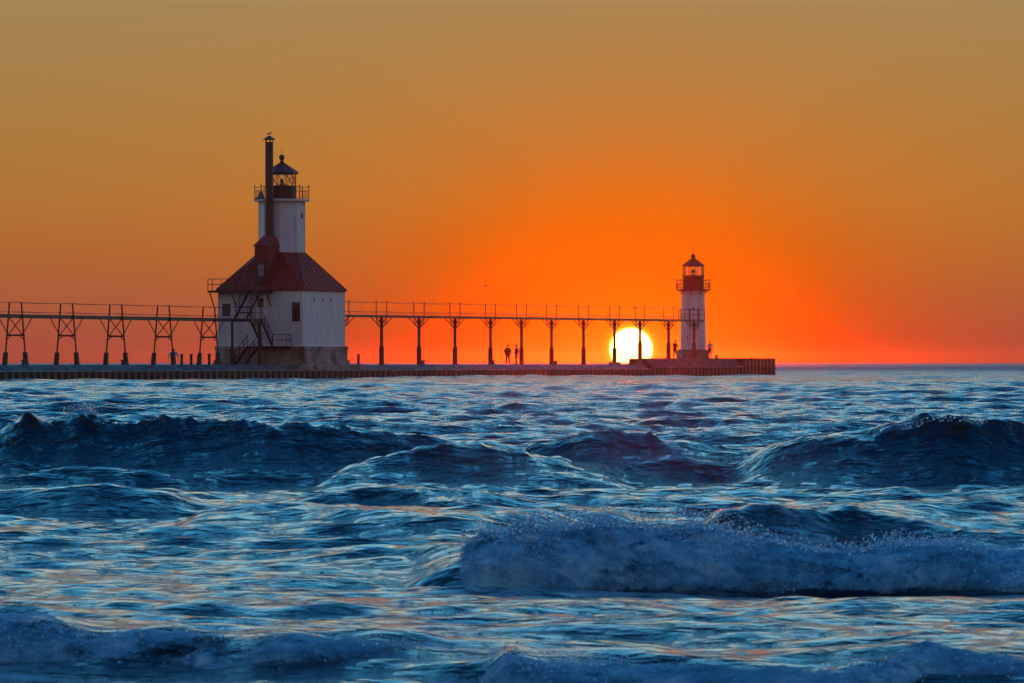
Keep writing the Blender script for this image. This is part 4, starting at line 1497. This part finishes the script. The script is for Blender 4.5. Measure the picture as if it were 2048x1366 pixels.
post(363.5, -1.6, 1.19, 0.85, 'slim wooden post on the pier just right of the stooping walker')
post(382.5, -1.6, 1.19, 0.85, 'slim wooden post between the stooping walker and the last splayed frame')
post(418.5, -2.6, 1.19, 0.88, 'slim wooden post under the last splayed frame before the white lighthouse')
post(717, -2.2, 1.19, 0.88, 'lone slim post beside the lakeward corner of the white lighthouse foundation')
bollard(47, -2.0, 1.19, .40, 'low iron bollard at the foot of the splayed frame farthest from the lighthouse')
bollard(246, -2.0, 1.19, .40, 'low iron bollard at the foot of the third splayed frame from the lighthouse')
bollard(432, -2.6, 1.19, .40, 'low iron bollard beside the shoreward corner of the lighthouse foundation')
bollard(694.5, -2.0, 1.19, .40, 'low iron bollard hard against the lakeward corner of the lighthouse foundation')
bollard(846, -1.2, 1.19, .40, 'low iron bollard at the second column past the white lighthouse')
bollard(986, -1.2, 1.19, .40, 'low iron bollard at the column beside the standing couple')
bollard(1111, -1.2, 1.19, .36, 'low iron bollard at the column lakeward of the standing couple')
bollard(1433, -1.2, 1.79, .38, 'double-horned iron bollard on the raised pier end beyond the short lighthouse')
for px, lab in ((1503, 'small bent iron ring near the last deck step of the pier'), (1537, 'small bent iron ring at the tip of the pier')):
    t_ = thing('mooring_ring', s_at(px, -4), -4, 1.79, lab, 'ring')
    MB().tube([(-.12, 0, -.02), (-.11, 0, .12), (.1, 0, .14), (.14, 0, .06)], .025, 6).build('ring', M_STEEL, t_)


# ------------------------------------------------------------------ people
def person(name, s, y, z, label, pose, mats, face, height=1.78, group='people on the pier'):
    """pose: joint positions in metres for a 1.75 m figure (x forward, y left, z up)"""
    k = height / 1.75
    J = {a: Vector(b) * k for a, b in pose.items()}
    chains = []

    def chain(*pts):
        chains.append(pts)
    verts, edges, rad = [], [], []
    idx = {}

    def vtx(nm, p, r):
        idx[nm] = len(verts)
        verts.append(p)
        rad.append(r * k)

    def e(a, b):
        edges.append((idx[a], idx[b]))
    vtx('pelvis', J['pelvis'], .16)
    vtx('waist', J['pelvis'].lerp(J['chest'], .45), .155)
    vtx('chest', J['chest'], .185)
    vtx('neckb', J['chest'].lerp(J['head'], .42), .085)
    vtx('neck', J['chest'].lerp(J['head'], .62), .055)
    e('pelvis', 'waist'); e('waist', 'chest'); e('chest', 'neckb'); e('neckb', 'neck')
    hd = (J['head'] - J['chest']).normalized()
    vtx('jaw', J['head'] - hd * .05 * k, .078)
    vtx('skull', J['head'] + hd * .05 * k, .092)
    vtx('crown', J['head'] + hd * .10 * k, .062)
    e('neck', 'jaw'); e('jaw', 'skull'); e('skull', 'crown')
    for sd_ in ('l', 'r'):
        vtx('sh' + sd_, J['sh' + sd_], .078)
        vtx('el' + sd_, J['el' + sd_], .066)
        vtx('fa' + sd_, J['el' + sd_].lerp(J['wr' + sd_], .4), .047)
        vtx('wr' + sd_, J['wr' + sd_], .032)
        hdir = (J['wr' + sd_] - J['el' + sd_]).normalized()
        vtx('pa' + sd_, J['wr' + sd_] + hdir * .07 * k, .036)
        e('chest', 'sh' + sd_); e('sh' + sd_, 'el' + sd_); e('el' + sd_, 'fa' + sd_); e('fa' + sd_, 'wr' + sd_); e('wr' + sd_, 'pa' + sd_)
        vtx('hp' + sd_, J['hp' + sd_], .12)
        vtx('kn' + sd_, J['kn' + sd_], .088)
        vtx('ca' + sd_, J['kn' + sd_].lerp(J['an' + sd_], .35), .078)
        vtx('an' + sd_, J['an' + sd_], .058)
        vtx('to' + sd_, J['to' + sd_], .042)
        e('pelvis', 'hp' + sd_); e('hp' + sd_, 'kn' + sd_); e('kn' + sd_, 'ca' + sd_); e('ca' + sd_, 'an' + sd_); e('an' + sd_, 'to' + sd_)
    me = bpy.data.meshes.new(name)
    me.from_pydata([tuple(v) for v in verts], edges, [])
    tmp = bpy.data.objects.new('tmp', me)
    COL.objects.link(tmp)
    sk = tmp.modifiers.new('skin', 'SKIN')
    sk.use_smooth_shade = True
    for i, v in enumerate(me.skin_vertices[0].data):
        v.radius = (rad[i], rad[i])
        v.use_root = (i == 0)
    ss = tmp.modifiers.new('sub', 'SUBSURF')
    ss.levels = ss.render_levels = 1
    dg = bpy.context.evaluated_depsgraph_get()
    ev = tmp.evaluated_get(dg)
    body = bpy.data.meshes.new_from_object(ev)
    bpy.data.objects.remove(tmp)
    bm = bmesh.new()
    bm.from_mesh(body)
    # nose, ears and five fingers a hand
    fwd = Vector((1, 0, 0))
    if 'look' in pose:
        fwd = Vector(pose['look']).normalized()
    lft = hd.cross(fwd).normalized()
    extra = MB()
    hc = J['head']
    extra.bar(hc + fwd * .075 * k + hd * .03 * k, hc + fwd * .115 * k - hd * .015 * k, .03 * k)
    for q in (-1, 1):
        extra.bar(hc + lft * q * .085 * k - hd * .02 * k, hc + lft * q * .088 * k + hd * .035 * k, .03 * k, .015 * k)
    for sd_ in ('l', 'r'):
        hdir = (J['wr' + sd_] - J['el' + sd_]).normalized()
        pa = J['wr' + sd_] + hdir * .085 * k
        side = hdir.cross(Vector((0, 1, 0)))
        side = side.normalized() if side.length > .1 else Vector((1, 0, 0))
        curl = Vector((0, -1 if sd_ == 'l' else 1, 0))
        for fi, ln_ in enumerate((.060, .070, .066, .052)):
            o_ = side * (fi - 1.5) * .019 * k
            m1 = pa + o_ + hdir * ln_ * .6 * k + curl * .008 * k
            extra.tube([pa + o_, m1, m1 + (hdir * .6 + curl * .7) * ln_ * .6 * k], .0095 * k, 5, .007 * k)
        th0 = J['wr' + sd_] + hdir * .03 * k + side * .03 * k
        extra.tube([th0, th0 + (hdir * .6 + side) * .035 * k, th0 + (hdir + side * .6) * .06 * k], .011 * k, 5, .008 * k)
    ex = bpy.data.meshes.new('x')
    ex.from_pydata(extra.v, [], extra.f)
    nb = len(bm.faces)
    bm.from_mesh(ex)
    bm.faces.ensure_lookup_table()
    M = {'skin': 0, 'top': 1, 'bottom': 2, 'shoe': 3}
    seg = []
    for a, b_, kind in (('neck', 'crown', 'skin'), ('pelvis', 'chest', 'top'), ('chest', 'neckb', 'top'), ('shl', 'ell', 'top'), ('shr', 'elr', 'top'),
                        ('chest', 'shl', 'top'), ('chest', 'shr', 'top'),
                        ('ell', 'wrl', mats['forearm']), ('elr', 'wrr', mats['forearm']), ('wrl', 'pal', 'skin'), ('wrr', 'par', 'skin'),
                        ('hpl', 'knl', 'bottom'), ('hpr', 'knr', 'bottom'), ('knl', 'anl', mats['shin']), ('knr', 'anr', mats['shin']), ('anl', 'tol', 'shoe'), ('anr', 'tor', 'shoe')):
        seg.append((verts[idx[a]], verts[idx[b_]], kind))
    for f_ in bm.faces:
        f_.smooth = True
        if f_.index >= nb:
            f_.material_index = 0
            continue
        c = f_.calc_center_median()
        best, bk = 1e9, 'top'
        for a, b_, kind in seg:
            d = b_ - a
            t = max(0, min(1, (c - a).dot(d) / max(d.length_squared, 1e-9)))
            dist = (a + d * t - c).length
            if dist < best:
                best, bk = dist, kind
        if bk == 'top' and c.z < J['pelvis'].z - .02 * k and (c - J['pelvis']).length < .3 * k:
            bk = 'bottom'
        f_.material_index = M[bk]
    bm.to_mesh(body)
    bm.free()
    for m_ in (M_SKIN, mats['top'], mats['bottom'], mats['shoe']):
        body.materials.append(m_)
    root = bpy.data.objects.new(name, None)
    COL.objects.link(root)
    root.location = P(s, y, z)
    root.rotation_euler = (0, 0, face)
    tag(root, label, 'person', group)
    bo = bpy.data.objects.new('body', body)
    COL.objects.link(bo)
    bo.parent = root
    # hair or cap
    h_ = MB()
    vs_, fs_ = [], []
    q = hd.to_track_quat('Z', 'Y')
    hat = mats.get('hat')
    pr_ = [(.100, -.02), (.106, .03), (.098, .09), (.07, .13), (.02, .15)]
    tmpb = MB().lathe([(r * k, z_ * k) for r, z_ in pr_], 10)
    off = hc - fwd * .012 * k
    h_.add([off + q @ Vector(v) for v in tmpb.v], tmpb.f)
    if hat:
        h_.bar(hc + fwd * .08 * k + hd * .055 * k, hc + fwd * .19 * k + hd * .045 * k, .16 * k, .02 * k)
    h_.build('cap' if hat else 'hair', hat or M_HAIR, bo, smooth=True)
    if mats.get('coat'):
        # skirt of a jacket
        pc = J['pelvis']
        pr2 = [(.245, -.14), (.26, -.02), (.255, .16), (.235, .34), (.17, .46)]
        tb = MB().lathe([(r * k, z_ * k) for r, z_ in pr2], 12)
        hh = MB().add([pc + Vector((v[0] * .72, v[1], v[2])) for v in tb.v], tb.f)
        hh.build('jacket', mats['coat'], bo, smooth=True)
    return root


STAND = dict(pelvis=(0, 0, .95), chest=(0, 0, 1.33), head=(.02, 0, 1.63), shl=(0, .19, 1.42), shr=(0, -.19, 1.42), ell=(-.03, .25, 1.13), elr=(-.03, -.25, 1.13),
             wrl=(.05, .25, .88), wrr=(.05, -.25, .88), hpl=(0, .09, .90), hpr=(0, -.09, .90), knl=(.02, .11, .50), knr=(.02, -.11, .50), anl=(-.02, .13, .07), anr=(-.02, -.13, .07),
             tol=(.17, .16, .035), tor=(.17, -.16, .035))
POCKET = dict(STAND, ell=(-.06, .31, 1.14), elr=(-.06, -.31, 1.14), wrl=(.04, .20, .95), wrr=(.04, -.20, .95), anl=(-.02, .15, .07), anr=(0.0, -.15, .07), tol=(.17, .18, .035), tor=(.19, -.18, .035))
LEAN = dict(STAND, pelvis=(0, 0, .94), chest=(.0, .05, 1.33), head=(.03, .07, 1.63), shl=(0, .24, 1.41), shr=(0, -.14, 1.43), ell=(.05, .33, 1.16), elr=(.10, -.27, 1.19),
            wrl=(.24, .16, 1.18), wrr=(.22, -.36, 1.27), anl=(-.05, .34, .07), tol=(.1, .42, .035), knl=(.02, .20, .50), anr=(0, -.10, .07), tor=(.19, -.12, .035), knr=(.03, -.09, .5))
SIDE = dict(STAND, ell=(-.10, .22, 1.15), elr=(.05, -.22, 1.13), wrl=(.02, .22, .92), wrr=(.16, -.20, 1.0), anl=(.06, .09, .07), tol=(.24, .10, .035), knl=(.07, .09, .5), anr=(-.10, -.09, .07), tor=(.08, -.09, .035))
STOOP = dict(STAND, pelvis=(-.08, 0, .93), chest=(.10, 0, 1.28), head=(.30, 0, 1.52), shl=(.12, .20, 1.36), shr=(.12, -.20, 1.36), ell=(.10, .36, 1.10), elr=(.10, -.36, 1.10),
             wrl=(.30, .40, .92), wrr=(.30, -.40, .92), hpl=(-.08, .09, .88), hpr=(-.08, -.09, .88), look=(.9, 0, -.4))
dark = dict(forearm='top', shin='bottom', shoe=cloth('shoe', (.03, .03, .03)))
toCam = math.atan2(-PY0, 0)                         # facing the viewer's side of the pier
person('person', s_at(1015.5, -1.0), -1.0, 1.20, 'person in a bulky dark jacket standing with hands in pockets beside a catwalk column', POCKET,
       dict(dark, top=cloth('brown', (.06, .035, .03)), bottom=cloth('trouser', (.04, .03, .035)), coat=cloth('brown', (.06, .035, .03))), toCam + .25, 1.80)
person('person', s_at(1033, -1.0), -1.0, 1.20, 'slimmer person in dark clothes seen side-on, standing closest to the catwalk column', SIDE,
       dict(dark, top=cloth('maroon', (.07, .025, .03)), bottom=cloth('trouser', (.04, .03, .035))), math.pi + .35, 1.80)
person('person', s_at(1349.5, -0.6), -0.6, 1.80, 'person leaning with one leg out, holding something up, shoreward of the short lighthouse', LEAN,
       dict(dark, top=cloth('darkred', (.07, .025, .02)), bottom=cloth('trouser2', (.05, .03, .03))), toCam + .5, 1.76)
person('person', s_at(1420, -0.2), -0.2, 1.80, 'person in pale shirt and dark shorts standing lakeward of the short lighthouse', dict(STAND, ell=(-.06, .30, 1.16), wrl=(.05, .33, .93), elr=(-.04, -.27, 1.14), wrr=(.08, -.18, .98)),
       dict(forearm='skin', shin='skin', shoe=cloth('shoe', (.03, .03, .03)), top=cloth('pale', (.50, .45, .47)), bottom=cloth('shorts', (.03, .025, .03)), hat=cloth('hat', (.06, .04, .04))), toCam - .4, 1.76)
walker_s = s_at(347, 4.6)
wk = person('person', walker_s, 4.6, 0.78, 'stooping walker in a light blue shirt with two walking poles under the catwalk', STOOP,
            dict(forearm='top', shin='bottom', shoe=cloth('shoe', (.03, .03, .03)), top=cloth('lightblue', (.42, .52, .62)), bottom=cloth('navy', (.03, .03, .05)), hat=cloth('cap_dark', (.05, .05, .06))), toCam + .05, 1.82)
for sg, lab in ((1, "thin walking pole in the stooping walker's left hand"), (-1, "thin walking pole in the stooping walker's right hand")):
    rt = bpy.data.objects.new('walking_pole', None)
    COL.objects.link(rt)
    Mx = Matrix.Translation(P(walker_s, 4.6, 0.78)) @ Matrix.Rotation(toCam + .05, 4, 'Z')
    base_ = Mx @ Vector((.46, sg * .44, 0.0))
    top_ = Mx @ Vector((.37, sg * .42, .95)) 
    rt.location = base_
    tag(rt, lab, 'walking pole', 'walking poles')
    MB().tube([(0, 0, -.02), top_ - base_], .013, 6).build('shaft', M_STEEL, rt)
    MB().tube([(top_ - base_) * .88, (top_ - base_) * 1.04], .022, 6).build('grip', M_BLACK, rt)


# ------------------------------------------------------------------ gulls
def gull(loc, rz, label, flying):
    rt = bpy.data.objects.new('gull', None)
    COL.objects.link(rt)
    rt.location = loc
    rt.rotation_euler = (0, 0, rz)
    tag(rt, label, 'bird', 'gulls')
    b = MB()
    zb = .15 if not flying else 0.0
    cs_ = [(-.30, .012, .010, -.05), (-.20, .035, .02, -.035), (-.08, .070, .065, -.01), (.04, .080, .080, .0), (.12, .062, .065, .02), (.165, .042, .045, .06 if not flying else .025),
           (.185, .040, .042, .115 if not flying else .03), (.215, .042, .042, .145 if not flying else .035), (.25, .030, .030, .148 if not flying else .033), (.27, .010, .010, .143 if not flying else .028)]
    n = 10
    vs, fs = [], []
    for x, ry, rz_, dz in cs_:
        for k in range(n):
            a = 2 * math.pi * k / n
            vs.append((x, ry * math.cos(a), zb + dz + rz_ * math.sin(a)))
    for i in range(len(cs_) - 1):
        for k in range(n):
            fs.append((i * n + k, i * n + (k + 1) % n, (i + 1) * n + (k + 1) % n, (i + 1) * n + k))
    fs += [tuple(range(n))[::-1], tuple((len(cs_) - 1) * n + k for k in range(n))]
    b.add(vs, fs)
    body = b.build('body', M_GULL, rt, smooth=True)
    hz_ = zb + (.143 if not flying else .028)
    MB().tube([(.262, 0, hz_), (.305, 0, hz_ - .012)], .010, 6, .004).build('beak', M_BRASS, body)
    MB().hexa([(-.38, -.06, zb - .062), (-.22, -.035, zb - .045), (-.22, .035, zb - .045), (-.38, .06, zb - .062), (-.38, -.06, zb - .052), (-.22, -.035, zb - .025), (-.22, .035, zb - .025), (-.38, .06, zb - .052)]).build('tail', M_GULL, body)
    for sg in (-1, 1):
        if flying:
            w_ = MB()
            pts = [(0.06, .06, .02), (.10, .28, .13), (.02, .50, .10), (-.12, .70, .04)]
            bk = [(-.10, .06, .02), (-.06, .28, .12), (-.09, .50, .09), (-.16, .70, .035)]
            for i in range(3):
                a, c, d_, e_ = pts[i], pts[i + 1], bk[i + 1], bk[i]
                w_.hexa([(p[0], p[1] * sg, p[2] - .008) for p in (a, c, d_, e_)] + [(p[0], p[1] * sg, p[2] + .008) for p in (a, c, d_, e_)])
            w_.build('wing', M_GULLW, body)
        else:
            w_ = MB()
            w_.hexa([(.10, .055 * sg, zb - .03), (-.36, .020 * sg, zb - .06), (-.36, .008 * sg, zb - .04), (.06, .05 * sg, zb + .06),
                     (.10, .088 * sg, zb - .02), (-.36, .028 * sg, zb - .055), (-.36, .012 * sg, zb - .03), (.06, .070 * sg, zb + .07)])
            w_.build('wing', M_GULLW, body)
            MB().tube([(.02, .03 * sg, .09), (.02, .03 * sg, .0), (.06, .03 * sg, -.012)], .007, 5).build('leg', M_BRASS, body)


gull(P(cx, cy - 0.17, 19.985), ROT - math.pi / 2 - .25, 'gull standing on the cap of the tall dark chimney', False)
x_, y_, z_ = px_point(971, 573, 620)
gull((x_, y_, z_), math.pi - .3, 'gull flying level above the catwalk between the lighthouses', True)
x_, y_, z_ = px_point(1712, 447, 1150)
gull((x_, y_, z_), .4, 'gull flying high over open water beyond the short lighthouse', True)


# ------------------------------------------------------------------ haze volume added for the red veil of glare round the sun
hz_ = MB().box(-11600, 11600, -70, 11300, -3.6, 21.5)
hm = bpy.data.materials.new('glare_haze')
hm.use_nodes = True
hm.node_tree.nodes.clear()
ho = hm.node_tree.nodes.new('ShaderNodeOutputMaterial')
hv = hm.node_tree.nodes.new('ShaderNodeVolumePrincipled')
hv.inputs['Color'].default_value = (0.95, 0.80, 0.60, 1)
hv.inputs['Density'].default_value = 0.00004
hv.inputs['Anisotropy'].default_value = 0.98
hm.node_tree.links.new(hv.outputs[0], ho.inputs['Volume'])
haze = hz_.build('haze', hm)
tag(haze, 'thin haze added over the lake for the red glare round the sun', None, None, 'stuff')
